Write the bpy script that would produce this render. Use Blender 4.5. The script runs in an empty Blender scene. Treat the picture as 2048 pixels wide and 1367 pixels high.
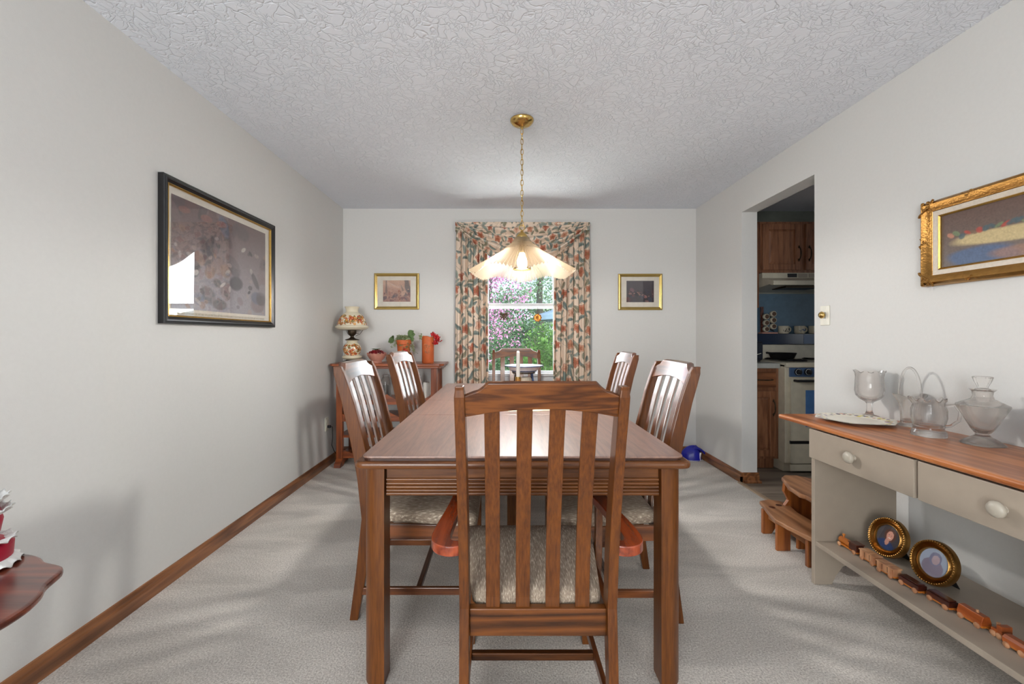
import bpy, bmesh, math, random
import numpy as np
from mathutils import Vector, Matrix, Euler
C = bpy.context.scene.collection
S = bpy.context.scene
PI = math.pi
random.seed(7)
RNG = np.random.default_rng(7)

# ------------------------------------------------------------------ camera, world, light, exposure
HC = 1.173
cam = bpy.data.cameras.new('camera'); cam.sensor_width = 36.0; cam.lens = 850 * 36 / 2048
cam.shift_x = (1024 - 1005) / 2048; cam.shift_y = -(683.5 - 672) / 2048
cam.clip_start = 0.05; cam.clip_end = 200
camo = bpy.data.objects.new('camera', cam); C.objects.link(camo)
camo.location = (0, 0, HC); camo.rotation_euler = (PI / 2, 0, 0)
S.camera = camo
S.view_settings.view_transform = 'Standard'; S.view_settings.look = 'None'
S.view_settings.gamma = 1.0; S.view_settings.use_curve_mapping = False
S.view_settings.exposure = 0.14
S.cycles.max_bounces = 10; S.cycles.diffuse_bounces = 5; S.cycles.glossy_bounces = 4
S.cycles.transmission_bounces = 10; S.cycles.transparent_max_bounces = 16
S.cycles.caustics_reflective = False; S.cycles.caustics_refractive = False
S.cycles.sample_clamp_indirect = 4.0
S.cycles.use_denoising = True
w = bpy.data.worlds.new('world'); S.world = w; w.use_nodes = True
bg = w.node_tree.nodes['Background']; bg.inputs[0].default_value = (0.68, 0.82, 1.0, 1); bg.inputs[1].default_value = 1.45

def light(name, kind, loc, rot, energy, color=(1, 1, 1), size=None, size_y=None, spread=None):
    l = bpy.data.lights.new(name, kind); l.energy = energy; l.color = color
    if kind == 'AREA':
        l.shape = 'RECTANGLE'; l.size = size; l.size_y = size_y or size
    o = bpy.data.objects.new(name, l); C.objects.link(o); o.location = loc; o.rotation_euler = rot
    return o
sun = light('sun', 'SUN', (0, 0, 10), (math.radians(48), 0, math.radians(62)), 4.6, (1, .97, .92)); sun.data.angle = math.radians(3)
light('rear_fill', 'AREA', (-1.0, -2.60, 1.35), (PI / 2 + .35, 0, 0), 96, (.98, 1.0, .99), 1.0, 1.7)  # fill lamp added in an unseen opening behind the camera
light('left_fill', 'AREA', (-1.56, -1.3, 1.35), (0, -PI / 2 - .45, 0), 22, (.98, 1.0, 1.0), 1.5, 1.9)  # added fill lamp out of view, the left wall has no window
light('right_fill', 'AREA', (1.90, -1.3, 1.35), (0, PI / 2 + .45, 0), 33, (.98, 1.0, 1.0), 1.5, 1.9)  # added fill lamp out of view, the right wall has no window
light('kitchen_fill', 'AREA', (4.55, 2.2, 1.5), (PI / 2, 0, PI / 2), 4.5, (.9, .95, 1.0), 1.0, .9)  # dim lamp added to lift the kitchen, its wall is closed
light('back_window_sky_fill', 'AREA', (.18, 5.1, 3.3), (math.radians(-58), 0, 0), 150, (.95, .99, 1.0), 1.6, 1.2)  # hidden lamp added above the window, sky fill for the side walls
light('back_window_ground_fill', 'AREA', (.18, 4.85, .15), (math.radians(-138), 0, 0), 64, (.98, 1.0, .97), 1.2, .7)  # hidden lamp added below the sill, ground bounce onto the ceiling
for nm_, x_ in (('garden_glare_right', 1.98), ('garden_glare_left', -1.45)):  # lamps added beside the view for glare on chairs and wall fill
    d_ = Vector((.18 - x_, 4.2 - 6.2, 1.4 - 1.9)); light(nm_, 'AREA', (x_, 6.2, 1.9), d_.to_track_quat('-Z', 'Y').to_euler(), 190, (.96, .985, 1.0), 2.1, 2.4)
BULB = 43
# ------------------------------------------------------------------ materials
def lin(c):
    return tuple(((v / 255) / 12.92 if v / 255 <= .04045 else (((v / 255) + .055) / 1.055) ** 2.4) for v in c)
def c4(c): return (*lin(c), 1)
def new(name):
    m = bpy.data.materials.new(name); m.use_nodes = True
    nt = m.node_tree; return m, nt, nt.nodes['Principled BSDF']
def N(nt, t, **kw):
    n = nt.nodes.new(t)
    for k, v in kw.items(): setattr(n, k, v)
    return n
def plain(name, col, rough=.5, metal=0, spec=.5, var=.06, bump=0, bscale=60, coat=0):
    m, nt, b = new(name)
    tc = N(nt, 'ShaderNodeTexCoord'); no = N(nt, 'ShaderNodeTexNoise'); no.inputs['Scale'].default_value = bscale * .3
    no.inputs['Detail'].default_value = 4
    nt.links.new(tc.outputs['Object'], no.inputs['Vector'])
    r = N(nt, 'ShaderNodeValToRGB'); a = lin(col)
    r.color_ramp.elements[0].position = .3; r.color_ramp.elements[1].position = .7
    r.color_ramp.elements[0].color = (*[x * (1 - var) for x in a], 1); r.color_ramp.elements[1].color = (*[min(1, x * (1 + var)) for x in a], 1)
    nt.links.new(no.outputs['Fac'], r.inputs['Fac']); nt.links.new(r.outputs['Color'], b.inputs['Base Color'])
    b.inputs['Roughness'].default_value = rough; b.inputs['Metallic'].default_value = metal
    b.inputs['Specular IOR Level'].default_value = spec; b.inputs['Coat Weight'].default_value = coat
    b.inputs['Coat Roughness'].default_value = .15
    if bump:
        n2 = N(nt, 'ShaderNodeTexNoise'); n2.inputs['Scale'].default_value = bscale; n2.inputs['Detail'].default_value = 6
        nt.links.new(tc.outputs['Object'], n2.inputs['Vector'])
        bp = N(nt, 'ShaderNodeBump'); bp.inputs['Strength'].default_value = bump; bp.inputs['Distance'].default_value = .01
        nt.links.new(n2.outputs['Fac'], bp.inputs['Height']); nt.links.new(bp.outputs['Normal'], b.inputs['Normal'])
    return m
def wood(name, dark, light_, axis='z', rough=.35, coat=0.0, scale=1.0, spec=.5, bump=.06, fig=.5, croi=1.5, crough=.2):
    m, nt, b = new(name)
    tc = N(nt, 'ShaderNodeTexCoord'); mp = N(nt, 'ShaderNodeMapping')
    k = {'x': (.07, 1, 1), 'y': (1, .07, 1), 'z': (1, 1, .07)}[axis]
    mp.inputs['Scale'].default_value = tuple(v * scale for v in k)
    nt.links.new(tc.outputs['Object'], mp.inputs['Vector'])
    n1 = N(nt, 'ShaderNodeTexNoise'); n1.inputs['Scale'].default_value = 150; n1.inputs['Detail'].default_value = 5; n1.inputs['Roughness'].default_value = .6
    n2 = N(nt, 'ShaderNodeTexNoise'); n2.inputs['Scale'].default_value = 9; n2.inputs['Detail'].default_value = 2
    nt.links.new(mp.outputs[0], n1.inputs['Vector']); nt.links.new(mp.outputs[0], n2.inputs['Vector'])
    ml = N(nt, 'ShaderNodeMath', operation='MULTIPLY'); ml.inputs[1].default_value = 13
    nt.links.new(n2.outputs['Fac'], ml.inputs[0])
    sn = N(nt, 'ShaderNodeMath', operation='PINGPONG'); sn.inputs[1].default_value = 1; nt.links.new(ml.outputs[0], sn.inputs[0])
    mx = N(nt, 'ShaderNodeMix'); mx.inputs[0].default_value = fig
    nt.links.new(n1.outputs['Fac'], mx.inputs[2]); nt.links.new(sn.outputs[0], mx.inputs[3])
    r = N(nt, 'ShaderNodeValToRGB'); r.color_ramp.elements[0].position = .25; r.color_ramp.elements[1].position = .72
    r.color_ramp.elements[0].color = c4(dark); r.color_ramp.elements[1].color = c4(light_)
    nt.links.new(mx.outputs[0], r.inputs['Fac']); nt.links.new(r.outputs['Color'], b.inputs['Base Color'])
    b.inputs['Roughness'].default_value = rough; b.inputs['Coat Weight'].default_value = coat; b.inputs['Coat Roughness'].default_value = crough
    b.inputs['Coat IOR'].default_value = croi
    b.inputs['Specular IOR Level'].default_value = spec
    bp = N(nt, 'ShaderNodeBump'); bp.inputs['Strength'].default_value = bump; bp.inputs['Distance'].default_value = .004
    nt.links.new(n1.outputs['Fac'], bp.inputs['Height']); nt.links.new(bp.outputs['Normal'], b.inputs['Normal'])
    return m
def glass(name, tint=(1, .975, .97), rough=.02, ior=1.45):
    m, nt, b = new(name)
    b.inputs['Base Color'].default_value = (*tint, 1); b.inputs['Transmission Weight'].default_value = 1
    b.inputs['Roughness'].default_value = rough; b.inputs['IOR'].default_value = ior
    out = nt.nodes['Material Output']; t = N(nt, 'ShaderNodeBsdfTransparent'); t.inputs['Color'].default_value = (*[.5 + .5 * v for v in tint], 1)
    mx = N(nt, 'ShaderNodeMixShader'); mx.inputs[0].default_value = .3
    nt.links.new(b.outputs[0], mx.inputs[1]); nt.links.new(t.outputs[0], mx.inputs[2]); nt.links.new(mx.outputs[0], out.inputs['Surface'])
    return m
def pane(name, f=.08):
    m, nt, b = new(name); out = nt.nodes['Material Output']; nt.nodes.remove(b)
    t = N(nt, 'ShaderNodeBsdfTransparent'); g = N(nt, 'ShaderNodeBsdfGlossy'); g.inputs['Roughness'].default_value = .01
    fr = N(nt, 'ShaderNodeFresnel'); ge = N(nt, 'ShaderNodeNewGeometry'); io = N(nt, 'ShaderNodeMapRange')
    io.inputs['To Min'].default_value = 1.5; io.inputs['To Max'].default_value = 1 / 1.5
    nt.links.new(ge.outputs['Backfacing'], io.inputs['Value']); nt.links.new(io.outputs[0], fr.inputs['IOR'])
    mx = N(nt, 'ShaderNodeMixShader')
    nt.links.new(fr.outputs[0], mx.inputs[0]); nt.links.new(t.outputs[0], mx.inputs[1]); nt.links.new(g.outputs[0], mx.inputs[2])
    nt.links.new(mx.outputs[0], out.inputs['Surface']); return m
def vcol(name, rough=.7, spec=.3, trans=0):
    m, nt, b = new(name)
    a = N(nt, 'ShaderNodeVertexColor', layer_name='Col'); nt.links.new(a.outputs['Color'], b.inputs['Base Color'])
    b.inputs['Roughness'].default_value = rough; b.inputs['Specular IOR Level'].default_value = spec
    if trans:
        out = nt.nodes['Material Output']; t = N(nt, 'ShaderNodeBsdfTranslucent'); mx = N(nt, 'ShaderNodeMixShader'); mx.inputs[0].default_value = trans
        nt.links.new(a.outputs['Color'], t.inputs['Color']); nt.links.new(b.outputs[0], mx.inputs[1]); nt.links.new(t.outputs[0], mx.inputs[2])
        nt.links.new(mx.outputs[0], out.inputs['Surface'])
    return m

M = {}
M['wall'] = plain('wall_paint', (214, 213, 210), .6, bump=.05, bscale=220, var=.012, spec=.3)
M['trimwhite'] = plain('white_sash_paint', (208, 211, 215), .45)
M['kwall'] = plain('kitchen_wall_paint', (128, 132, 122), .7)
# oak family
M['oak_z'] = wood('oak_stain_vertical', (70, 35, 10), (118, 68, 24), 'z', .40, .25, fig=.12, spec=.3)
M['oak_x'] = wood('oak_stain_across', (70, 35, 12), (118, 70, 30), 'x', .38, .3, fig=.3, spec=.3)
M['oak_y'] = wood('oak_stain_lengthways', (68, 32, 13), (134, 76, 36), 'y', .34, .6)
M['chair_z'] = wood('chair_oak_vertical', (66, 31, 7), (114, 63, 19), 'z', .38, .3, fig=.12, spec=.3)
M['chair_x'] = wood('chair_oak_across', (52, 25, 8), (110, 62, 23), 'x', .38, .3, fig=.5, spec=.3)
M['crest'] = wood('crest_cathedral_oak', (70, 35, 12), (112, 63, 24), 'x', .4, .2, fig=.6, spec=.3, scale=3.2)
M['chair_gz'] = wood('side_chair_oak_vertical', (70, 32, 9), (120, 66, 24), 'z', .34, 1.0, croi=2.2, crough=.2, fig=.22, bump=0)
M['chair_gx'] = wood('side_chair_oak_across', (62, 28, 9), (118, 64, 26), 'x', .34, 1.0, fig=.5, croi=2.2, crough=.2, bump=0)
M['chair_y'] = wood('chair_oak_depth', (78, 38, 14), (132, 74, 34), 'y', .35, .5)
M['red_arm'] = wood('cherry_red_arm', (112, 38, 10), (160, 66, 26), 'y', .25, .8)
M['tabletop'] = wood('tabletop_oak', (94, 58, 42), (146, 102, 80), 'y', .36, 1.0, scale=1.4, bump=.12, fig=.25, crough=.5, croi=1.9)
M['lipshadow'] = plain('lip_shadow_brown', (58, 30, 20), .35)  # dark brown puts the shadow under the top lip into the colour
M['base'] = wood('baseboard_wood', (98, 58, 32), (148, 96, 58), 'y', .35, .4)
M['base_x'] = wood('baseboard_wood_across', (98, 58, 32), (148, 96, 58), 'x', .35, .4)
M['pine'] = wood('pine_top', (150, 84, 42), (192, 120, 68), 'y', .38, .4, scale=.8, fig=.55)
M['hutch'] = wood('orange_oak_stand', (104, 46, 16), (154, 78, 32), 'x', .38, .3)
M['hutch_z'] = wood('orange_oak_stand_upright', (104, 46, 16), (154, 78, 32), 'z', .38, .3)
M['stool'] = wood('stool_slab', (122, 78, 48), (172, 122, 84), 'y', .4, .3, scale=.7)
M['stoolred'] = wood('stool_legs', (104, 52, 20), (160, 92, 40), 'z', .4, .3)
M['cherry'] = wood('cherry_pedestal', (74, 34, 26), (118, 58, 40), 'x', .28, .8)
M['cab'] = wood('kitchen_oak', (104, 64, 42), (158, 106, 74), 'z', .4, .2, fig=.3)
M['cab_x'] = wood('kitchen_oak_across', (92, 52, 30), (150, 96, 62), 'x', .4, .2)
M['taupe'] = plain('taupe_paint', (164, 151, 136), .5, var=.03, bump=.02)
M['taupe_knob'] = plain('taupe_knob_paint', (176, 168, 154), .35)
M['brass'] = plain('polished_brass', (212, 178, 108), .18, 1.0, var=.05)
M['gold'] = plain('gold_leaf', (200, 164, 92), .32, 1.0, var=.1, bump=.1, bscale=90)
M['goldpaint'] = plain('gold_gilt_frame', (166, 124, 68), .3, 1.0, var=.14, bump=.15, bscale=120)
M['goldframe'] = plain('satin_gold_frame', (200, 172, 104), .3, .9, var=.05)
M['black'] = plain('black_lacquer', (24, 23, 24), .3)
M['blackside'] = plain('dark_brown_frame_side', (58, 38, 34), .5)
M['mat'] = plain('cream_mount_board', (226, 218, 204), .8)
M['linen'] = plain('linen_liner', (214, 202, 186), .8, bump=.2, bscale=300)
M['white'] = plain('white_ceramic', (232, 230, 224), .25)
M['cream'] = plain('cream_enamel', (214, 204, 182), .35)
M['almond'] = plain('almond_enamel', (206, 198, 178), .35)
M['milk'] = plain('milk_glass', (222, 212, 184), .2, coat=.5)
M['bronze'] = plain('dark_bronze', (74, 62, 48), .4, .8)
M['terracotta'] = plain('terracotta', (190, 92, 42), .6, var=.12, bump=.1)
M['pinkbowl'] = plain('pink_glazed_bowl', (196, 140, 122), .4)
M['berry'] = plain('red_berries', (120, 16, 24), .25, var=.3)
M['berry2'] = plain('scarlet_berries', (178, 26, 30), .3, var=.3)
M['leaf'] = plain('ivy_green', (88, 112, 64), .55, var=.35, bscale=40)
M['palegreen'] = plain('pale_trailing_green', (146, 158, 112), .6, var=.3, bscale=40)
M['wax'] = plain('white_wax', (228, 224, 216), .5)
M['counter'] = plain('grey_laminate', (176, 176, 170), .4)
M['bluesplash'] = plain('blue_backsplash', (86, 112, 132), .45, var=.1)
M['navy'] = plain('navy_glass_panel', (44, 54, 74), .15)
M['bluepanel'] = plain('slate_blue_panel', (76, 100, 136), .3)
M['ovenreflection'] = plain('oven_glass_blue_reflection', (84, 126, 182), .2)  # blue reflection is put into the glass colour
M['iron'] = plain('black_iron', (22, 22, 24), .45)
M['navyplastic'] = plain('dark_toaster_enamel', (42, 46, 56), .3)
M['plastic'] = plain('ivory_plastic', (226, 222, 208), .35)
M['blue'] = plain('royal_blue_cloth', (22, 28, 150), .35, var=.2)
M['whitecloth'] = plain('white_edging', (225, 222, 225), .7)
M['red'] = plain('red_satin', (168, 16, 52), .4)
M['lace'] = plain('white_lace', (222, 224, 222), .8, var=.1, bump=.5, bscale=120)
M['doily'] = plain('cream_doily', (222, 206, 176), .8, bump=.4, bscale=200)
M['enamel'] = plain('white_blue_enamel', (214, 224, 232), .2)
M['enamelblue'] = plain('navy_enamel_rim', (38, 56, 92), .25)
M['darkvase'] = plain('dark_brown_glaze', (52, 34, 30), .25)
M['walnut'] = wood('walnut_block', (54, 20, 14), (96, 44, 26), 'y', .3, .5)
M['maple'] = wood('honey_maple', (176, 98, 30), (214, 136, 56), 'y', .35, .5)
M['beech'] = wood('pale_beech', (170, 118, 84), (208, 158, 118), 'z', .4, .3)
M['cherrytoy'] = wood('reddish_toy_wood', (140, 66, 26), (188, 98, 42), 'y', .35, .4)
M['bark'] = plain('grey_bark', (104, 98, 88), .9, var=.3)
M['barkdark'] = plain('dark_bark', (82, 76, 72), .9, var=.3)
M['blossom'] = plain('pink_blossom', (226, 150, 204), .8, var=.35, bscale=12)
M['green1'] = plain('shrub_green', (112, 158, 74), .8, var=.35, bscale=8)
M['green2'] = plain('sage_new_leaves', (158, 186, 150), .8, var=.25, bscale=8)
M['green3'] = plain('deep_green_leaves', (88, 128, 84), .8, var=.35, bscale=8)
M['grass'] = plain('lawn_green', (104, 138, 70), .9, var=.3, bscale=30)
M['umbrella'] = plain('blue_grey_canvas', (104, 128, 146), .8)
M['amber'] = plain('amber_metal_leaf', (190, 122, 50), .35, .6)
M['dried'] = plain('dark_gilt_twist', (96, 72, 58), .5, .4)
M['glass'] = glass('clear_glass', (1, .985, .975), ior=1.4)
M['iridglass'] = glass('pale_lustre_glass', (.985, .97, .95), ior=1.38)
M['pane'] = pane('picture_glass')
def mat_sash():
    m, nt, b = new('glossless_sash_glass'); out = nt.nodes['Material Output']
    b.inputs['Base Color'].default_value = (.8, .85, .88, 1); b.inputs['Roughness'].default_value = .5; b.inputs['Specular IOR Level'].default_value = .1
    t = N(nt, 'ShaderNodeBsdfTransparent'); mx = N(nt, 'ShaderNodeMixShader'); mx.inputs[0].default_value = .97  # slight diffuse haze in place of gloss, leaves out the bulb's reflection
    nt.links.new(b.outputs[0], mx.inputs[1]); nt.links.new(t.outputs[0], mx.inputs[2]); nt.links.new(mx.outputs[0], out.inputs['Surface'])
    return m
M['sashglass'] = mat_sash()

def mat_ceiling():
    m, nt, b = new('stomped_plaster')
    tc = N(nt, 'ShaderNodeTexCoord')
    nz = N(nt, 'ShaderNodeTexNoise'); nz.inputs['Scale'].default_value = 7; nz.inputs['Detail'].default_value = 3
    nt.links.new(tc.outputs['Object'], nz.inputs['Vector'])
    add = N(nt, 'ShaderNodeVectorMath', operation='MULTIPLY_ADD'); add.inputs[1].default_value = (.16, .16, .16)
    nt.links.new(nz.outputs['Color'], add.inputs[0]); nt.links.new(tc.outputs['Object'], add.inputs[2])
    v = N(nt, 'ShaderNodeTexVoronoi', feature='DISTANCE_TO_EDGE'); v.inputs['Scale'].default_value = 19
    nt.links.new(add.outputs[0], v.inputs['Vector'])
    v2 = N(nt, 'ShaderNodeTexVoronoi', feature='DISTANCE_TO_EDGE'); v2.inputs['Scale'].default_value = 44
    nt.links.new(add.outputs[0], v2.inputs['Vector'])
    r = N(nt, 'ShaderNodeMapRange'); r.inputs['From Max'].default_value = .07; nt.links.new(v.outputs['Distance'], r.inputs['Value'])
    r2 = N(nt, 'ShaderNodeMapRange'); r2.inputs['From Max'].default_value = .09; nt.links.new(v2.outputs['Distance'], r2.inputs['Value'])
    n3 = N(nt, 'ShaderNodeTexNoise'); n3.inputs['Scale'].default_value = 11; nt.links.new(tc.outputs['Object'], n3.inputs['Vector'])
    g = N(nt, 'ShaderNodeMapRange'); g.inputs['From Min'].default_value = .42; g.inputs['From Max'].default_value = .6
    nt.links.new(n3.outputs['Fac'], g.inputs['Value'])
    mx = N(nt, 'ShaderNodeMix'); nt.links.new(g.outputs[0], mx.inputs[0]); nt.links.new(r.outputs[0], mx.inputs[2]); nt.links.new(r2.outputs[0], mx.inputs[3])
    bp = N(nt, 'ShaderNodeBump'); bp.inputs['Strength'].default_value = .65; bp.inputs['Distance'].default_value = .005
    nt.links.new(mx.outputs[0], bp.inputs['Height']); nt.links.new(bp.outputs['Normal'], b.inputs['Normal'])
    b.inputs['Base Color'].default_value = c4((228, 232, 240)); b.inputs['Roughness'].default_value = .8
    return m
M['ceiling'] = mat_ceiling()
def mat_carpet():
    m, nt, b = new('beige_carpet')
    tc = N(nt, 'ShaderNodeTexCoord')
    a = N(nt, 'ShaderNodeTexNoise'); a.inputs['Scale'].default_value = 150; a.inputs['Detail'].default_value = 4; a.inputs['Roughness'].default_value = .75
    nt.links.new(tc.outputs['Object'], a.inputs['Vector'])
    mp = N(nt, 'ShaderNodeMapping'); mp.inputs['Scale'].default_value = (.8, 2.6, 1); mp.inputs['Rotation'].default_value = (0, 0, .35)
    nt.links.new(tc.outputs['Object'], mp.inputs['Vector'])
    s = N(nt, 'ShaderNodeTexNoise'); s.inputs['Scale'].default_value = 1.6; s.inputs['Detail'].default_value = 3; s.inputs['Distortion'].default_value = .6
    nt.links.new(mp.outputs[0], s.inputs['Vector'])
    r1 = N(nt, 'ShaderNodeValToRGB'); r1.color_ramp.elements[0].position = .30; r1.color_ramp.elements[1].position = .65
    r1.color_ramp.elements[0].color = c4((172, 163, 154)); r1.color_ramp.elements[1].color = c4((250, 244, 236))
    nt.links.new(a.outputs['Fac'], r1.inputs['Fac'])
    r2 = N(nt, 'ShaderNodeValToRGB'); r2.color_ramp.elements[0].position = .4; r2.color_ramp.elements[1].position = .6
    r2.color_ramp.elements[0].color = (.78, .78, .78, 1); r2.color_ramp.elements[1].color = (1, 1, 1, 1)
    nt.links.new(s.outputs['Fac'], r2.inputs['Fac'])
    mx = N(nt, 'ShaderNodeMix', data_type='RGBA', blend_type='MULTIPLY'); mx.inputs[0].default_value = 1
    nt.links.new(r1.outputs[0], mx.inputs[6]); nt.links.new(r2.outputs[0], mx.inputs[7]); nt.links.new(mx.outputs[2], b.inputs['Base Color'])
    bp = N(nt, 'ShaderNodeBump'); bp.inputs['Strength'].default_value = .55; bp.inputs['Distance'].default_value = .012
    nt.links.new(a.outputs['Fac'], bp.inputs['Height']); nt.links.new(bp.outputs['Normal'], b.inputs['Normal'])
    b.inputs['Roughness'].default_value = .95; b.inputs['Specular IOR Level'].default_value = .1
    return m
M['carpet'] = mat_carpet()
def mat_seat():
    m, nt, b = new('oatmeal_upholstery')
    tc = N(nt, 'ShaderNodeTexCoord'); mp = N(nt, 'ShaderNodeMapping'); mp.inputs['Scale'].default_value = (1, .10, .3)
    nt.links.new(tc.outputs['Object'], mp.inputs['Vector'])
    a = N(nt, 'ShaderNodeTexNoise'); a.inputs['Scale'].default_value = 420; a.inputs['Detail'].default_value = 3
    nt.links.new(mp.outputs[0], a.inputs['Vector'])
    r = N(nt, 'ShaderNodeValToRGB'); r.color_ramp.elements[0].position = .36; r.color_ramp.elements[1].position = .7
    r.color_ramp.elements[0].color = c4((140, 122, 108)); r.color_ramp.elements[1].color = c4((230, 216, 198))
    e = r.color_ramp.elements.new(.58); e.color = c4((172, 156, 136))
    nt.links.new(a.outputs['Fac'], r.inputs['Fac']); nt.links.new(r.outputs[0], b.inputs['Base Color'])
    bp = N(nt, 'ShaderNodeBump'); bp.inputs['Strength'].default_value = .4; bp.inputs['Distance'].default_value = .003
    nt.links.new(a.outputs['Fac'], bp.inputs['Height']); nt.links.new(bp.outputs['Normal'], b.inputs['Normal'])
    b.inputs['Roughness'].default_value = .9; return m
M['seat'] = mat_seat()
def mat_vinyl():
    m = wood('grey_plank_vinyl', (108, 97, 85), (160, 146, 131), 'x', .4, 0, scale=.5)
    return m
M['vinyl'] = mat_vinyl()
def mat_shade():
    m, nt, b = new('pleated_frosted_glass'); out = nt.nodes['Material Output']
    b.inputs['Base Color'].default_value = c4((150, 138, 120)); b.inputs['Roughness'].default_value = .3
    t = N(nt, 'ShaderNodeBsdfTranslucent'); t.inputs['Color'].default_value = c4((132, 112, 84))
    tr = N(nt, 'ShaderNodeBsdfTransparent')
    m1 = N(nt, 'ShaderNodeMixShader'); m1.inputs[0].default_value = .35
    m2 = N(nt, 'ShaderNodeMixShader'); m2.inputs[0].default_value = .34
    nt.links.new(b.outputs[0], m1.inputs[1]); nt.links.new(t.outputs[0], m1.inputs[2])
    nt.links.new(m1.outputs[0], m2.inputs[1]); nt.links.new(tr.outputs[0], m2.inputs[2]); nt.links.new(m2.outputs[0], out.inputs['Surface'])
    return m
M['shade'] = mat_shade()
def mat_bulb():
    m, nt, b = new('lit_bulb'); out = nt.nodes['Material Output']; nt.nodes.remove(b)
    e = N(nt, 'ShaderNodeEmission'); e.inputs[0].default_value = (1, .86, .68, 1); e.inputs[1].default_value = 60
    nt.links.new(e.outputs[0], out.inputs['Surface']); return m
M['bulb'] = mat_bulb()
M['print'] = vcol('printed_paper', .35, .5)
M['floral'] = vcol('floral_chintz', .85, .2, .12)
M['floralplain'] = plain('peach_lining', (226, 206, 186), .85)
M['painted'] = vcol('painted_milk_glass', .2, .5)
M['seatbase'] = M['oak_x']

# ------------------------------------------------------------------ mesh helpers
def link(name, me, m=None, parent=None, smooth=False, bev=0, seg=2, ang=35):
    o = bpy.data.objects.new(name, me); C.objects.link(o)
    if m is not None: me.materials.append(m)
    if parent: o.parent = parent
    if smooth:
        me.shade_smooth()
        if ang < 180: me.set_sharp_from_angle(angle=math.radians(ang))
    if bev:
        b = o.modifiers.new('bevel', 'BEVEL'); b.width = bev; b.segments = seg; b.limit_method = 'ANGLE'; b.angle_limit = math.radians(40)
    return o
def mkmesh(vs, fs, name='m'):
    me = bpy.data.meshes.new(name); me.from_pydata([tuple(v) for v in vs], [], fs); me.update(); return me
class MB:
    def __init__(s): s.v = []; s.f = []
    def add(s, vs, fs, mtx=None):
        b = len(s.v)
        for v in vs: s.v.append(tuple(mtx @ Vector(v)) if mtx is not None else tuple(v))
        for f in fs: s.f.append(tuple(b + i for i in f))
        return s
    def box(s, x0, x1, y0, y1, z0, z1, mtx=None):
        vs = [(x, y, z) for z in (z0, z1) for y in (y0, y1) for x in (x0, x1)]
        return s.add(vs, [(0, 2, 3, 1), (4, 5, 7, 6), (0, 1, 5, 4), (2, 6, 7, 3), (0, 4, 6, 2), (1, 3, 7, 5)], mtx)
    def loft(s, rings, cap=True, closed=False, mtx=None):
        n = len(rings[0]); vs = [p for r in rings for p in r]; fs = []
        m = len(rings)
        for i in range(m if closed else m - 1):
            j = (i + 1) % m
            for k in range(n): fs.append((i * n + k, i * n + (k + 1) % n, j * n + (k + 1) % n, j * n + k))
        if cap and not closed:
            fs.append(tuple(reversed(range(n)))); fs.append(tuple(range((m - 1) * n, m * n)))
        return s.add(vs, fs, mtx)
    def prism(s, poly, axis, a, b, mtx=None):
        def P(p, t): return {'x': (t, p[0], p[1]), 'y': (p[0], t, p[1]), 'z': (p[0], p[1], t)}[axis]
        return s.loft([[P(p, a) for p in poly], [P(p, b) for p in poly]], mtx=mtx)
    def tube(s, path, r, n=8, closed=False, mtx=None):
        path = [Vector(p) for p in path]; rings = []; m = len(path)
        rs = r if isinstance(r, (list, tuple)) else [r] * m
        up = None
        for i, p in enumerate(path):
            if closed: t = path[(i + 1) % m] - path[i - 1]
            else: t = path[min(i + 1, m - 1)] - path[max(i - 1, 0)]
            t.normalize()
            if up is None:
                up = Vector((0, 0, 1)) if abs(t.z) < .9 else Vector((1, 0, 0))
            a = t.cross(up); 
            if a.length < 1e-4: a = t.cross(Vector((.3, 1, .2)))
            a.normalize(); b = a.cross(t).normalized(); up = b
            rings.append([p + (a * math.cos(2 * PI * k / n) + b * math.sin(2 * PI * k / n)) * rs[i] for k in range(n)])
        return s.loft(rings, not closed, closed, mtx)
    def lathe(s, prof, n=32, c=(0, 0, 0), fr=None, fz=None, mtx=None):
        rings = []
        for i, (r, z) in enumerate(prof):
            ring = []
            for k in range(n):
                a = 2 * PI * k / n
                rr = r * (fr(a, i, r, z) if fr else 1); zz = z + (fz(a, i, r, z) if fz else 0)
                ring.append((c[0] + rr * math.cos(a), c[1] + rr * math.sin(a), c[2] + zz))
            rings.append(ring)
        return s.loft(rings, cap=True, mtx=mtx)
    def sphere(s, c, r, n=10, m=7, sc=(1, 1, 1)):
        prof = [(max(1e-4, math.sin(PI * i / m)), -math.cos(PI * i / m)) for i in range(m + 1)]
        return s.loft([[(c[0] + r * sc[0] * p[0] * math.cos(2 * PI * k / n), c[1] + r * sc[1] * p[0] * math.sin(2 * PI * k / n), c[2] + r * sc[2] * p[1]) for k in range(n)] for p in prof])
    def go(s, name, m=None, parent=None, smooth=False, bev=0, seg=2, ang=35):
        me = mkmesh(s.v, s.f, name)
        bm = bmesh.new(); bm.from_mesh(me); bmesh.ops.recalc_face_normals(bm, faces=bm.faces); bm.to_mesh(me); bm.free()
        return link(name, me, m, parent, smooth, bev, seg, ang)
def rrect(x0, x1, y0, y1, r, corners=(1, 1, 1, 1), n=5):
    pts = []
    for k, (cx, cy, a0) in enumerate(((x1, y1, 0), (x0, y1, 90), (x0, y0, 180), (x1, y0, 270))):
        if corners[k]:
            sx = -1 if cx == x1 else 1; sy = -1 if cy == y1 else 1
            for i in range(n + 1):
                a = math.radians(a0 + 90 * i / n); pts.append((cx + sx * r + r * math.cos(a), cy + sy * r + r * math.sin(a)))
        else: pts.append((cx, cy))
    return pts
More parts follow.
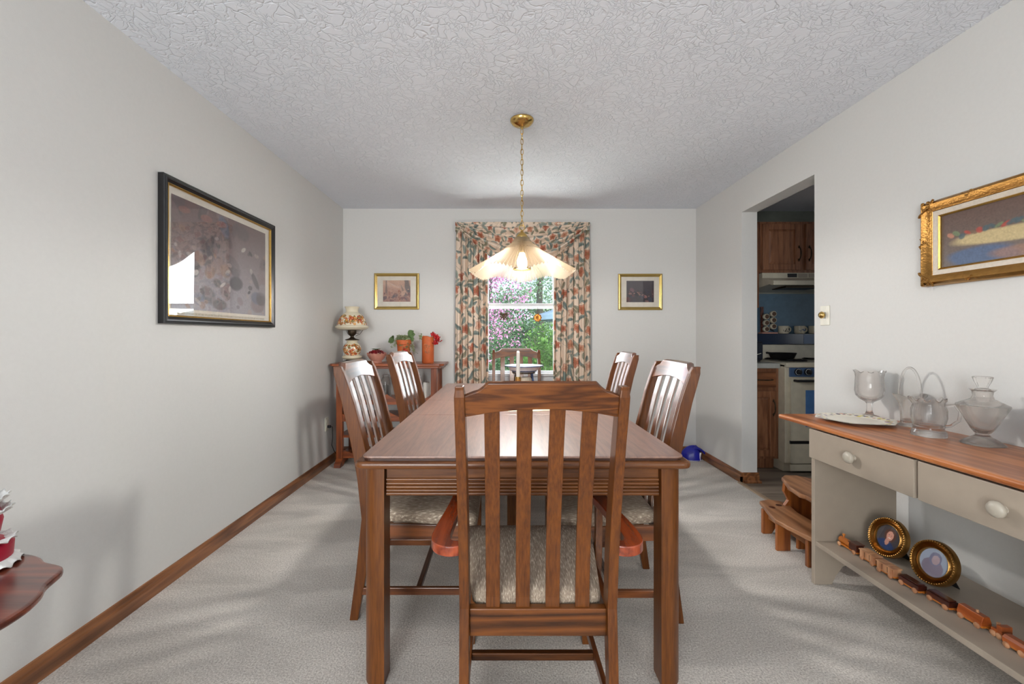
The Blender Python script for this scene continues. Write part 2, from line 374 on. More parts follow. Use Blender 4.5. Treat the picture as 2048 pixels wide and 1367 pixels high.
def grid(P, Cc=None, name='g', closeu=False):
    nu, nv = P.shape[:2]; me = bpy.data.meshes.new(name)
    idx = np.arange(nu * nv).reshape(nu, nv)
    if closeu: a = idx; b = np.roll(idx, -1, 0)
    else: a = idx[:-1]; b = idx[1:]
    f = np.stack([a[:, :-1], b[:, :-1], b[:, 1:], a[:, 1:]], -1).reshape(-1, 4)
    me.from_pydata(P.reshape(-1, 3).tolist(), [], f.tolist())
    if Cc is not None:
        at = me.color_attributes.new('Col', 'FLOAT_COLOR', 'POINT')
        col = np.ones((nu * nv, 4), np.float32); col[:, :3] = Cc.reshape(-1, 3); at.data.foreach_set('color', col.ravel())
    me.update(); return me
def tag(o, label=None, cat=None, group=None, kind=None):
    if label: o['label'] = label
    if cat: o['category'] = cat
    if group: o['group'] = group
    if kind: o['kind'] = kind
    return o
def thing(name, label, cat, loc=(0, 0, 0), rz=0, group=None):
    o = bpy.data.objects.new(name, None); C.objects.link(o); o.empty_display_size = .05
    o.location = loc; o.rotation_euler = (0, 0, rz); return tag(o, label, cat, group)
def struct(o): o['kind'] = 'structure'; return o
def dup(root, loc=None, rz=None, label=None):
    r = root.copy(); C.objects.link(r)
    if loc is not None: r.location = loc
    if rz is not None: r.rotation_euler = (0, 0, rz)
    if label: r['label'] = label
    for ch in list(root.children):
        c = ch.copy(); C.objects.link(c); c.parent = r
        for g in ch.children:
            d = g.copy(); C.objects.link(d); d.parent = c
    return r
def linA(c): 
    c = np.asarray(c, float) / 255; return np.where(c <= .04045, c / 12.92, ((c + .055) / 1.055) ** 2.4)

# ------------------------------------------------------------------ room shell
XL, XR, XK, YB, ZC = -1.585, 1.923, 2.046, 4.225, 2.44
YR = -2.65
struct(MB().box(XL - .12, 1.905, YR - .1, YB + .1, -.1, 0).go('floor', M['carpet']))
struct(MB().box(1.905, 4.7, .2, 4.42, -.1, -.002).go('floor_kitchen', M['vinyl']))
struct(MB().prism([(1.885, 0), (1.893, .006), (1.915, .008), (1.93, 0)], 'y', 2.62, 3.415).go('trim_1', plain('transition_strip', (158, 136, 112), .4), smooth=False))
struct(MB().box(XL - .15, 4.75, YR - .15, 4.5, ZC, ZC + .1).go('ceiling', M['ceiling']))
struct(MB().box(XL - .12, XL, YR - .1, YB + .12, 0, ZC).go('wall_left', M['wall']))
wx0, wx1, wz0, wz1 = -.18, .55, .80, 2.14
b = MB().box(XL, wx0, YB, YB + .12, 0, ZC).box(wx1, XK, YB, YB + .12, 0, ZC).box(wx0, wx1, YB, YB + .12, 0, wz0).box(wx0, wx1, YB, YB + .12, wz1, ZC)
struct(b.go('wall_back', M['wall']))
b = MB().box(XR, XK, YR, 2.62, 0, ZC).box(XR, XK, 3.415, YB, 0, ZC).box(XR, XK, 2.62, 3.415, 2.17, ZC)
struct(b.go('wall_right', M['wall']))
b = MB().box(XL, -1.54, YR - .1, YR, 0, ZC).box(-.45, XR, YR - .1, YR, 0, ZC).box(-1.585, -.45, YR - .1, YR, 0, .5).box(-1.585, -.45, YR - .1, YR, 2.2, ZC)
struct(b.go('wall_front', M['wall']))
b = MB().box(XK, 4.7, 4.31, 4.43, 0, ZC).box(4.6, 4.72, .2, 4.31, 0, ZC).box(XK, 4.7, .1, .2, 0, ZC)
struct(b.go('wall_kitchen', M['kwall']))
def baseprof(x, s=1): return [(x, 0), (x + .014 * s, 0), (x + .014 * s, .05), (x + .010 * s, .058), (x + .010 * s, .064), (x + .006 * s, .078), (x, .08)]
struct(MB().prism(baseprof(XL), 'y', YR, YB).go('baseboard_left', M['base']))
struct(MB().prism(baseprof(YB, -1), 'x', XL, XR).go('baseboard_back', M['base_x']))
struct(MB().prism(baseprof(XR, -1), 'y', 3.415 - .014, YB).prism(baseprof(XR, -1), 'y', YR, 2.62).prism(baseprof(3.415, -1), 'x', XR - .014, XK + .012)
       .prism([(3.401, 0), (3.388, 0), (3.388, .014), (3.393, .02), (3.401, .022)], 'x', XR + .01, XK + .022).go('baseboard_right', M['base']))

# window
def make_window():
    t = bpy.data.objects.new('window_1', None); C.objects.link(t); t.location = ((wx0 + wx1) / 2, YB, wz0); t['kind'] = 'structure'
    ox, oy, oz = -t.location.x, -t.location.y, -t.location.z
    T = Matrix.Translation((ox, oy, oz))
    f = MB()
    for (a, b_, c, d) in ((wx0, wx0 + .03, wz0, wz1), (wx1 - .03, wx1, wz0, wz1), (wx0, wx1, wz1 - .03, wz1)): f.box(a, b_, YB - .004, YB + .10, c, d, T)
    f.box(wx0 - .05, wx1 + .05, YB - .035, YB + .06, wz0 - .022, wz0 + .006, T)
    f.box(wx0 - .03, wx1 + .03, YB - .014, YB, wz0 - .07, wz0 - .022, T)
    f.go('window_frame', M['trimwhite'], t, bev=.003)
    mid = 1.476
    for nm, (z0, z1, yy) in {'lower': (wz0 + .006, mid + .025, YB + .02), 'upper': (mid - .025, wz1 - .03, YB + .055)}.items():
        s = MB(); x0, x1 = wx0 + .028, wx1 - .028
        s.box(x0, x0 + .014, yy, yy + .03, z0, z1, T).box(x1 - .014, x1, yy, yy + .03, z0, z1, T)
        s.box(x0, x1, yy, yy + .03, z0, z0 + (.022 if nm == 'lower' else .03), T).box(x0, x1, yy, yy + .03, z1 - .03, z1, T)
        so = s.go('sash', M['trimwhite'], t, bev=.003)
        MB().box(x0 + .01, x1 - .01, yy + .013, yy + .016, z0 + .015, z1 - .015, T).go('pane', M['sashglass'], so)
make_window()

# ------------------------------------------------------------------ chairs
def py(z):   # centre line of the back posts, local y
    k = [(0, -.275), (.2, -.243), (.42, -.215), (.62, -.235), (.75, -.262), (.9, -.298), (1.053, -.345)]
    for (a, ya), (b_, yb) in zip(k, k[1:]):
        if z <= b_: return ya + (yb - ya) * (z - a) / (b_ - a)
    return k[-1][1]
def pd(z):
    k = [(0, .034), (.2, .044), (.42, .054), (.7, .058), (.95, .05), (1.053, .04)]
    for (a, ya), (b_, yb) in zip(k, k[1:]):
        if z <= b_: return ya + (yb - ya) * (z - a) / (b_ - a)
    return k[-1][1]
def make_chair(name, label, arms):
    t = thing(name, label, 'chair')
    MZ, MX = (M['chair_z'], M['chair_x']) if arms else (M['chair_gz'], M['chair_gx'])
    for s in (-1, 1):
        rings = []
        for z in [0, .05, .1, .2, .3, .36, .42, .5, .58, .66, .74, .82, .9, .97, 1.02, 1.038, 1.048]:
            xc = s * (.203 + .004 * min(1, z / .9)); hw = .0135; d = pd(z) / 2
            if z > 1.03: d *= .82; hw = .011
            y = py(z); rings.append([(xc - hw, y - d, z), (xc + hw, y - d, z), (xc + hw, y + d, z), (xc - hw, y + d, z)])
        MB().loft(rings).go('back_post', M['chair_z'], t, bev=.003)
    # crest rail
    rings = []
    for i in range(33):
        x = -.196 + .392 * i / 32; ax = abs(x)
        if ax < .136: zt = 1.062
        elif ax < .172: q = (ax - .136) / .036; zt = 1.062 - .026 * (1 - (1 - q) ** 1.8)
        else: zt = 1.036 - .010 * (ax - .172) / .024
        zb = .968 + .022 * max(0, 1 - (ax / .19) ** 2)
        bow = -.012 * (1 - (x / .2) ** 2)
        ring = []
        for q in (0, .35, .7, .93): z = zb + (zt - zb) * q; ring.append((x, py(z) + bow + .016, z))
        ring.append((x, py(zt) + bow - .004, zt))
        for q in (.93, .7, .35, 0): z = zb + (zt - zb) * q; ring.append((x, py(z) + bow - .016, z))
        rings.append(ring)
    MB().loft(rings).go('crest_rail', MX if not arms else M['crest'], t, bev=.0025)
    for x in (-.126, -.042, .042, .126):
        rings = []
        for i in range(13):
            z = .39 + .60 * i / 12; y = py(z) + .004 - .010 * (1 - (x / .2) ** 2) * (z - .39) / .6
            rings.append([(x - .020, y - .006, z), (x + .020, y - .006, z), (x + .020, y + .006, z), (x - .020, y + .006, z)])
        MB().loft(rings).go('slat', MZ, t, bev=.002)
    MB().box(-.192, .192, -.228, -.202, .335, .412).go('back_rail', M['chair_x'], t, bev=.003)
    # front legs
    wf = .235
    for s in (-1, 1):
        rings = []
        for z, dx, dy, h in ((0, .006, .004, .014), (.2, .003, .002, .017), (.40, 0, 0, .020)):
            x = s * (wf - .022 + dx); y = .212 + dy; rings.append([(x - h, y - h, z), (x + h, y - h, z), (x + h, y + h, z), (x - h, y + h, z)])
        MB().loft(rings).go('leg', M['chair_z'], t, bev=.003)
    fr = MB()
    fr.box(-.21, .21, .205, .228, .338, .398)
    for s in (-1, 1):
        a = [(s * .195, -.205), (s * .215, -.205), (s * (wf - .004), .215), (s * (wf - .026), .215)]
        if s < 0: a = a[::-1]
        fr.prism(a, 'z', .338, .398)
    fr.go('seat_frame', M['chair_y'], t, bev=.002)
    # cushion
    rings = []
    base = [(-.185, -.195), (.185, -.195), (.246, .238), (-.246, .238)]
    def cush(sc, z):
        pts = []
        for k in range(4):
            p0 = Vector(base[k - 1]); p = Vector(base[k]); p2 = Vector(base[(k + 1) % 4]); r = .03
            a = p + (p0 - p).normalized() * r; c_ = p + (p2 - p).normalized() * r
            for q in range(5):
                u = q / 4; m = a * (1 - u) ** 2 + p * 2 * u * (1 - u) + c_ * u * u
                pts.append((m.x * sc, .02 + (m.y - .02) * sc, z))
        return pts
    for sc, z in ((.97, .396), (.995, .402), (1.0, .418), (.99, .432), (.965, .441), (.90, .448), (.7, .453), (.4, .456), (.1, .457)): rings.append(cush(sc, z))
    MB().loft(rings).go('seat', M['seat'], t, smooth=True, ang=60)
    for s in (-1, 1):
        x = s * .208
        MB().loft([[(x - .008, y, .105), (x + .008, y, .105), (x + .008, y, .135), (x - .008, y, .135)] for y in (py(.12) + .01, .20)]).go('stretcher', M['chair_y'], t, bev=.002)
    MB().box(-.2, .2, -.02, .0, .108, .132).go('stretcher', M['chair_x'], t, bev=.002)
    if arms:
        for s in (-1, 1):
            path = [(.205, -.235), (.240, -.240), (.266, -.222), (.277, -.185), (.276, -.12), (.270, -.04), (.262, .05), (.254, .13), (.250, .19), (.250, .215)]
            wd = [.014, .020, .025, .027, .026, .024, .024, .027, .027, .016]; rings = []
            q_ = np.linspace(0, 9, 46)
            def cr(a):
                a = np.asarray(a, float); out = []
                for v in q_:
                    i0 = min(int(v), 8); f = v - i0; p0, p1, p2, p3 = a[max(i0 - 1, 0)], a[i0], a[i0 + 1], a[min(i0 + 2, 9)]
                    out.append(.5 * (2 * p1 + (p2 - p0) * f + (2 * p0 - 5 * p1 + 4 * p2 - p3) * f * f + (3 * p1 - p0 - 3 * p2 + p3) * f ** 3))
                return out
            path = list(zip(cr([p[0] for p in path]), cr([p[1] for p in path]))); wd = cr(wd)
            for i, (x, y) in enumerate(path):
                a = Vector(path[max(i - 1, 0)]); c_ = Vector(path[min(i + 1, len(path) - 1)]); d = (c_ - a).normalized(); n = Vector((-d.y, d.x)) * wd[i]
                zt = .602 - .012 * (i / 45); th = .028
                rings.append([(s * (x - n.x), y - n.y, zt - th), (s * (x + n.x), y + n.y, zt - th), (s * (x + n.x), y + n.y, zt), (s * (x - n.x), y - n.y, zt)])
            MB().loft(rings).go('armrest', M['red_arm'], t, smooth=False, bev=.007, seg=3)
            rings = []
            for z, y, h in ((.34, .06, .018), (.42, .075, .015), (.50, .10, .015), (.572, .13, .018)):
                x = s * (.228 + .022 * (z - .34) / .23)
                rings.append([(x - .012, y - h, z), (x + .012, y - h, z), (x + .012, y + h, z), (x - .012, y + h, z)])
            MB().loft(rings).go('arm_support', M['chair_z'], t, bev=.003)
    return t
armc = make_chair('dining_armchair', 'slatted oak dining armchair at the near end of the table, its back to us', True)
armc['group'] = 'oak armchairs at the table ends'
armc.location = (.099, 1.415, 0)
dup(armc, (.127, 3.585, 0), PI, 'slatted oak dining armchair at the far end of the table, in front of the window')
sidec = make_chair('dining_chair', 'slatted oak side chair on the left of the table, nearer of the two', False)
sidec['group'] = 'oak side chairs along the table'
sidec.location = (-.34, 1.97, 0); sidec.rotation_euler = (0, 0, -PI / 2)
dup(sidec, (-.415, 3.08, 0), -PI / 2 - .13, 'slatted oak side chair on the left of the table, farther one by the plant stand')
dup(sidec, (.45, 1.95, 0), PI / 2, 'slatted oak side chair on the right of the table, nearer of the two')
dup(sidec, (.545, 3.03, 0), PI / 2, 'slatted oak side chair on the right of the table, farther one near the back wall')

# ------------------------------------------------------------------ table
def make_table():
    cx, y0, y1 = .068, 1.41, 3.60; cy = (y0 + y1) / 2
    t = thing('dining_table', 'long oak extension dining table with rounded legs and reeded apron', 'table', (cx, cy, 0))
    hx = .538; ys = [y0 - cy, 2.156 - cy, 2.645 - cy, y1 - cy]
    for i in range(3):
        a, b_ = ys[i] + (.0012 if i else 0), ys[i + 1] - (.0012 if i < 2 else 0)
        cor = (i == 2, i == 2, i == 0, i == 0)
        MB().prism(rrect(-hx, hx, a, b_, .028, cor), 'z', .767, .775).go('tabletop_leaf', M['tabletop'], t, bev=.0025)
    MB().prism(rrect(-hx + .004, hx - .004, ys[0] + .004, ys[3] - .004, .026), 'z', .7595, .767).go('tabletop_edge', M['lipshadow'], t)
    MB().prism(rrect(-hx - .022, hx + .022, ys[0] - .014, ys[3] + .014, .03), 'z', .734, .7595).go('edge_molding', M['oak_x'], t, bev=.011, seg=4)
    ap = MB()
    yf, yb, xa = ys[0] + .03, ys[3] - .03, hx - .022
    for (x0, x1, a, b_) in ((-.46, .46, yf, yf + .022), (-.46, .46, yb - .022, yb), (-xa, -xa + .022, yf + .05, yb - .05), (xa - .022, xa, yf + .05, yb - .05)):
        ap.box(x0, x1, a, b_, .64, .734)
    for z in (.6885, .675, .663, .6515):
        ap.tube([(-.46, yf, z), (.46, yf, z)], .0058, 10); ap.tube([(-.46, yb, z), (.46, yb, z)], .0058, 10)
        for sx in (-1, 1): ap.tube([(sx * xa, yf + .05, z), (sx * xa, yb - .05, z)], .0058, 10)
    ap.tube([(-.46, yf, .6405), (.46, yf, .6405)], .0065, 10)
    ap.go('apron', M['oak_x'], t, smooth=True, ang=40)
    for sx in (-1, 1):
        for sy, ye in ((-1, ys[0] + .012), (1, ys[3] - .012)):
            xe = sx * hx
            # leg with a rounded outer corner
            rings = []
            for z, g in ((0, .004), (.3, .002), (.6, 0), (.734, 0)):
                pts = []
                w_, r = .074, .05
                for q in range(9):
                    a = PI / 2 * q / 8; pts.append((xe - sx * (r - r * math.cos(a)) - sx * g * 0, ye - sy * (r - r * math.sin(a))))
                pts += [(xe - sx * w_, ye), (xe - sx * w_, ye - sy * w_), (xe, ye - sy * w_)]
                if sx * sy < 0: pts = pts[::-1]
                rings.append([(p[0], p[1], z) for p in pts])
            MB().loft(rings).go('leg', M['oak_z'], t, smooth=True, ang=30)
    MB().box(-.04, .04, -.04, .04, .0, .70).go('centre_leg', M['oak_z'], t, bev=.004)
    MB().box(-.44, .44, ys[0] + .06, ys[3] - .06, .70, .734).go('runner_frame', M['oak_y'], t)
make_table()

# ------------------------------------------------------------------ art
def blobs(W, H, bgc, items, n, noise=.12, seed=1):
    """soft coloured ellipses on a printed sheet, returns colour grid"""
    r = np.random.default_rng(seed); nu = n; nv = max(8, int(n * H / W))
    U, V = np.meshgrid(np.linspace(0, 1, nu), np.linspace(0, 1, nv), indexing='ij')
    col = np.ones((nu, nv, 3)) * linA(bgc[0]) * (1 - V[..., None]) + linA(bgc[1]) * V[..., None]
    for (cu, cv, ru, rv, ang, c, k) in items:
        du, dv = (U - cu), (V - cv); ca, sa = math.cos(ang), math.sin(ang)
        a = (du * ca + dv * sa) / ru; b_ = (-du * sa + dv * ca) / rv
        d = np.sqrt(a * a + b_ * b_) + .15 * np.sin(9 * U + 13 * V + cu * 30)
        al = np.clip((1.15 - d) / .3, 0, 1)[..., None] * k
        col = col * (1 - al) + linA(c) * al
    nz = r.normal(0, 1, (nu, nv, 1)); nz = (nz + np.roll(nz, 1, 0) + np.roll(nz, 1, 1)) / 2
    return np.clip(col * (1 + noise * nz), 0, 1)
def sheet(W, H, col, name='print'):
    nu, nv = col.shape[:2]
    P = np.zeros((nu, nv, 3)); P[..., 0] = np.linspace(-W / 2, W / 2, nu)[:, None]; P[..., 2] = np.linspace(-H / 2, H / 2, nv)[None]
    return grid(P, col, name)
def frame_mesh(W, H, prof):
    """prof: list of (inset from outer edge, y) around rectangle; picture faces -y"""
    rings = []
    for (i, y) in prof:
        w_, h = W / 2 - i, H / 2 - i
        rings.append([(-w_, y, -h), (w_, y, -h), (w_, y, h), (-w_, y, h)])
    m = MB(); m.loft(rings, cap=False, closed=True); return m
def random_items(n, seed, pal, smin, smax, v0=0, v1=1):
    r = random.Random(seed); out = []
    for _ in range(n):
        out.append((r.random(), v0 + (v1 - v0) * r.random(), r.uniform(smin, smax), r.uniform(smin, smax) * 1.4, r.uniform(-.8, .8), r.choice(pal), r.uniform(.5, .95)))
    return out
# big print on the left wall : faces +x ; local -y -> +x  => rz = +90deg
def left_print():
    W, H = .955, .695; t = thing('framed_print', 'large muted print in black and gold frame on the left wall', 'picture', (XL + .001, (1.953 + 2.908) / 2, 1.58), PI / 2)
    fr = frame_mesh(W, H, [(0, 0), (0, -.026), (.004, -.031), (.010, -.028), (.013, -.032), (.02, -.031), (.026, -.026), (.034, -.020), (.034, 0)])
    fr.go('frame', M['black'], t)
    frame_mesh(W - .068, H - .068, [(0, -.006), (0, -.021), (.004, -.022), (.008, -.018), (.008, -.006)]).go('gold_fillet', M['gold'], t)
    W2, H2 = W - .08, H - .08
    MB().box(-W2 / 2, W2 / 2, -.008, -.004, -H2 / 2, H2 / 2).go('mount', M['mat'], t)
    r = .004
    pw, ph = .80, .545
    pal = [(86, 74, 78), (124, 104, 104), (60, 52, 58), (160, 140, 134), (96, 98, 116), (186, 174, 168), (140, 110, 96)]
    items = random_items(46, 4, pal[:3] + pal[4:5] + pal[6:], .03, .085) + random_items(60, 9, pal + [(200, 186, 180)], .012, .03, 0, .75)
    items += [(u, .9, .05, .03, .2, (150, 96, 84), .6) for u in (.1, .3, .45)]
    pr = link('print_sheet', sheet(pw, ph, blobs(pw, ph, ((150, 144, 150), (104, 78, 76)), items, 220, .08, 3)), M['print'], t)
    pr.location = (-.01, -.0095, .0)
    MB().box(-W2 / 2, W2 / 2, -.0135, -.0125, -H2 / 2, H2 / 2).go('glass', M['pane'], t)
    MB().box(-.40, .38, -.0088, -.0082, -.300, -.288).go('caption_band', plain('caption_print', (196, 186, 168), .8, var=.2, bscale=300), t)
left_print()
def small_print(label, x0, x1, z0, z1, seed, pal, bgc, extra):
    W, H = x1 - x0, z1 - z0
    t = thing('framed_print', label, 'picture', ((x0 + x1) / 2, YB - .001, (z0 + z1) / 2), 0, 'small gold-framed prints on the back wall')
    frame_mesh(W, H, [(0, 0), (0, -.014), (.004, -.019), (.012, -.021), (.02, -.017), (.026, -.012), (.03, -.010), (.03, 0)]).go('frame', M['goldframe'], t)
    MB().box(-W / 2 + .028, W / 2 - .028, -.006, -.003, -H / 2 + .028, H / 2 - .028).go('mount', M['mat'], t)
    pw, ph = .272, .212
    its = extra + random_items(26, seed, pal, .03, .09, 0, .55) + random_items(30, seed + 1, pal, .012, .03, 0, .6)
    s = link('print_sheet', sheet(pw, ph, blobs(pw, ph, bgc, its, 110, .1, seed)), M['print'], t); s.location = (0, -.0075, .004)
    MB().box(-W / 2 + .028, W / 2 - .028, -.0098, -.009, -H / 2 + .028, H / 2 - .028).go('glass', M['pane'], t)
small_print('small gold-framed sepia print on the back wall above the plant stand', -1.272, -.827, 1.438, 1.797, 11,
            [(104, 62, 58), (82, 60, 64), (150, 96, 80), (190, 150, 126), (60, 50, 56)], ((150, 104, 92), (196, 156, 132)),
            [(.12, .55, .035, .42, 0, (112, 88, 80), .9), (.9, .7, .1, .4, .2, (84, 74, 74), .85), (.74, .5, .03, .3, .3, (104, 88, 78), .8)])
small_print('small gold-framed dark print on the back wall right of the window', 1.148, 1.584, 1.433, 1.792, 21,
            [(96, 62, 66), (58, 56, 64), (150, 110, 104), (48, 44, 50), (62, 66, 84)], ((58, 52, 58), (84, 76, 82)),
            [(.45, .4, .09, .08, 0, (170, 120, 108), .8), (.68, .25, .06, .07, .3, (160, 104, 100), .8), (.2, .55, .08, .12, .5, (120, 84, 92), .8)])
def right_print():
    W, H = .78, .375; yc = 1.93 - W / 2
    t = thing('gilt_framed_print', 'wide brown-toned print in ornate gilt frame with linen liner on the right wall', 'picture', (XR - .001, yc, 1.583), -PI / 2)
    frame_mesh(W, H, [(0, 0), (.0, -.018), (.006, -.030), (.016, -.037), (.028, -.032), (.038, -.022), (.045, -.020), (.048, -.014), (.048, 0)]).go('frame', M['goldpaint'], t, smooth=True, ang=50)
    # carved corners and centres
    for sx in (-1, 1):
        for sz in (-1, 1):
            m = MB(); rr = random.Random(3)
            for k in range(26):
                u = rr.random(); v = rr.random() * (1 - u)
                m.sphere((sx * (W / 2 - .004 - u * .062), -.030 - .006 * rr.random(), sz * (H / 2 - .004 - v * .062)), rr.uniform(.004, .007), 6, 4)
            m.tube([(sx * (W / 2 - .002 - .065 * (1 - q)), -.034, sz * (H / 2 + .002 - .065 * q)) for q in (0, .25, .5, .75, 1)], .0045, 6)
            m.go('corner_ornament', M['goldpaint'], t, smooth=True)
    for (x, z, hor) in ((-W / 2 + .016, 0, 0), (W / 2 - .016, 0, 0), (-.18, H / 2 - .016, 1), (-.18, -H / 2 + .016, 1), (.12, H / 2 - .016, 1), (.12, -H / 2 + .016, 1)):
        m = MB()
        for k in range(11):
            q = (k - 5) / 5; o = .034 * q
            m.sphere((x + (o if hor else .009 * math.sin(q * 6)), -.033, z + (.008 * math.sin(q * 6) if hor else o)), .0052 * (1.25 - abs(q)), 6, 4)
        m.go('scroll_ornament', M['goldpaint'], t, smooth=True)
    w1, h1 = W - .092, H - .092
    frame_mesh(w1, h1, [(0, -.004), (0, -.016), (.022, -.012), (.022, -.004)]).go('liner', M['linen'], t)
    frame_mesh(w1 - .044, h1 - .044, [(0, -.004), (0, -.014), (.003, -.017), (.008, -.012), (.008, -.004)]).go('inner_fillet', M['gold'], t)
    pw, ph = w1 - .06, h1 - .06
    # plain generic stand-in: dim hall, pale horizontal band, scattered colour patches
    items = [(.5, .42, .46, .13, 0.02, (196, 176, 128), .9), (.26, .10, .20, .22, 0, (66, 92, 128), .85), (.62, .08, .3, .14, 0, (146, 106, 84), .7)]
    rr = random.Random(5); pal = [(176, 66, 50), (62, 88, 96), (206, 160, 96), (120, 92, 70), (110, 128, 92), (190, 130, 104)]
    for k in range(26): items.append((.06 + .035 * k, .56 + rr.uniform(-.03, .05), .018, .05, rr.uniform(-.5, .5), rr.choice(pal), .8))
    s = link('print_sheet', sheet(pw, ph, blobs(pw, ph, ((104, 92, 84), (98, 76, 68)), items, 200, .08, 8)), M['print'], t); s.location = (0, -.0065, 0)
    m = MB().tube([(-W / 2 + .035, -.006, -H / 2), (-W / 2 + .035, -.006, -H / 2 - .018)], .0015, 5)
    m.tube([(-W / 2 + .020, -.006, -H / 2 - .004), (-W / 2 + .05, -.006, -H / 2 - .006)], .0015, 5)
    m.go('hanging_clip', M['whitecloth'], t)
right_print()

# ------------------------------------------------------------------ curtains
def floral(A, B, seed=0):
    """A,B: cloth coordinates in metres (across, down)"""
    r = random.Random(seed)
    col = np.ones(A.shape + (3,)) * linA((232, 212, 192))
    col *= (1 - .04 * np.sin(A * 60)[..., None])
    def ap(al, c):
        nonlocal col
        al = np.clip(al, 0, 1)[..., None]; col = col * (1 - al) + linA(c) * al
    a0, a1, b0, b1 = A.min(), A.max(), B.min(), B.max()
    st = .21; i = 0
    y = b0 - .05
    while y < b1 + st:
        x = a0 - (st / 2 if i % 2 else 0)
        while x < a1 + st:
            cx, cy = x + r.uniform(-.035, .035), y + r.uniform(-.035, .035); R = r.uniform(.038, .056); ph = r.random() * 6
            near = (abs(A - cx) < .16) & (abs(B - cy) < .18)
            for o_ in (0, .045):
                d = np.abs((A - cx - o_) - (.03 + o_) * np.sin((B - cy) * 18 + ph)); ap(((d < .003) & near & (B > cy - .02)) * .55, (120, 108, 96))
            for k in range(5):
                th = ph + k * 1.35; ll = r.uniform(.032, .055); lx, ly = cx + (R + ll * .6) * math.cos(th), cy + (R + ll * .6) * math.sin(th)
                ca, sa = math.cos(th + .9), math.sin(th + .9)
                u = ((A - lx) * ca + (B - ly) * sa) / ll; v = (-(A - lx) * sa + (B - ly) * ca + .25 * u * u * ll) / (ll * .36)
                dd = np.sqrt(u * u + v * v); c = r.choice([(128, 144, 138), (150, 160, 150), (140, 134, 108), (104, 122, 120)])
                ap((dd < 1.1) * .6, (92, 92, 86)); ap((dd < .95) * .9, c); ap(((np.abs(v) < .14) & (dd < .9)) * .5, (94, 100, 96)); ap(((v > .1) & (dd < .9)) * .3, (188, 190, 176))
            dx, dy = A - cx, B - cy; rad = np.sqrt(dx * dx + dy * dy); th = np.arctan2(dy, dx)
            pet = R * (.84 + .16 * np.cos(5 * th + ph)); fc = r.choice([(192, 122, 94), (208, 148, 118), (180, 104, 80), (218, 172, 146)])
            ap((rad < pet + .0025) * .55, (128, 88, 74)); ap((rad < pet) * .92, fc)
            ap(((np.abs(np.sin(2.5 * th + ph + rad * 60)) < .22) & (rad < pet)) * .4, (150, 88, 70))
            ap((rad < pet * .5) * .45, (168, 92, 70)); ap(((rad < pet * .9) & (rad > pet * .62) & (np.cos(3 * th + ph) > 0)) * .4, (228, 190, 166)); ap((rad < R * .15) * .7, (134, 112, 70))
            x += st
        y += st * .85; i += 1
    return col
def curtain(name, label, xa, xb, ztop, zbot, yc, nf, seed, flare=0):
    nu, nv = 230, 300
    u = np.linspace(0, 1, nu)[:, None]; v = np.linspace(0, 1, nv)[None]
    ph = seed * 1.3
    fold = np.sin(2 * PI * nf * u + ph + .5 * np.sin(3 * v + seed)) + .35 * np.sin(2 * PI * nf * 2.3 * u + 1 + v)
    X = xa + (xb - xa) * u + .006 * np.cos(2 * PI * nf * u + ph) + flare * v * (u - .5)
    Y = yc + .027 * fold * (.55 + .45 * v); Z = ztop - (ztop - zbot) * v + 0 * u
    P = np.stack([X + 0 * v, Y, Z], -1)
    col = floral((u * 2.0 * (xb - xa)) + 0 * v, (ztop - zbot) * v + 0 * u, seed)
    o = link(name, grid(P, col, name), M['floral'], None, smooth=True, ang=180)
    sm = o.modifiers.new('thickness', 'SOLIDIFY'); sm.thickness = .003
    return tag(o, label, 'curtain', 'floral window curtains')
curtain('curtain', 'peach floral curtain panel hanging left of the window', -.455, -.150, 2.268, .70, 4.155, 5.5, 1, .03)
curtain('curtain', 'peach floral curtain panel hanging right of the window', .505, .842, 2.268, .70, 4.155, 6.2, 4, .03)
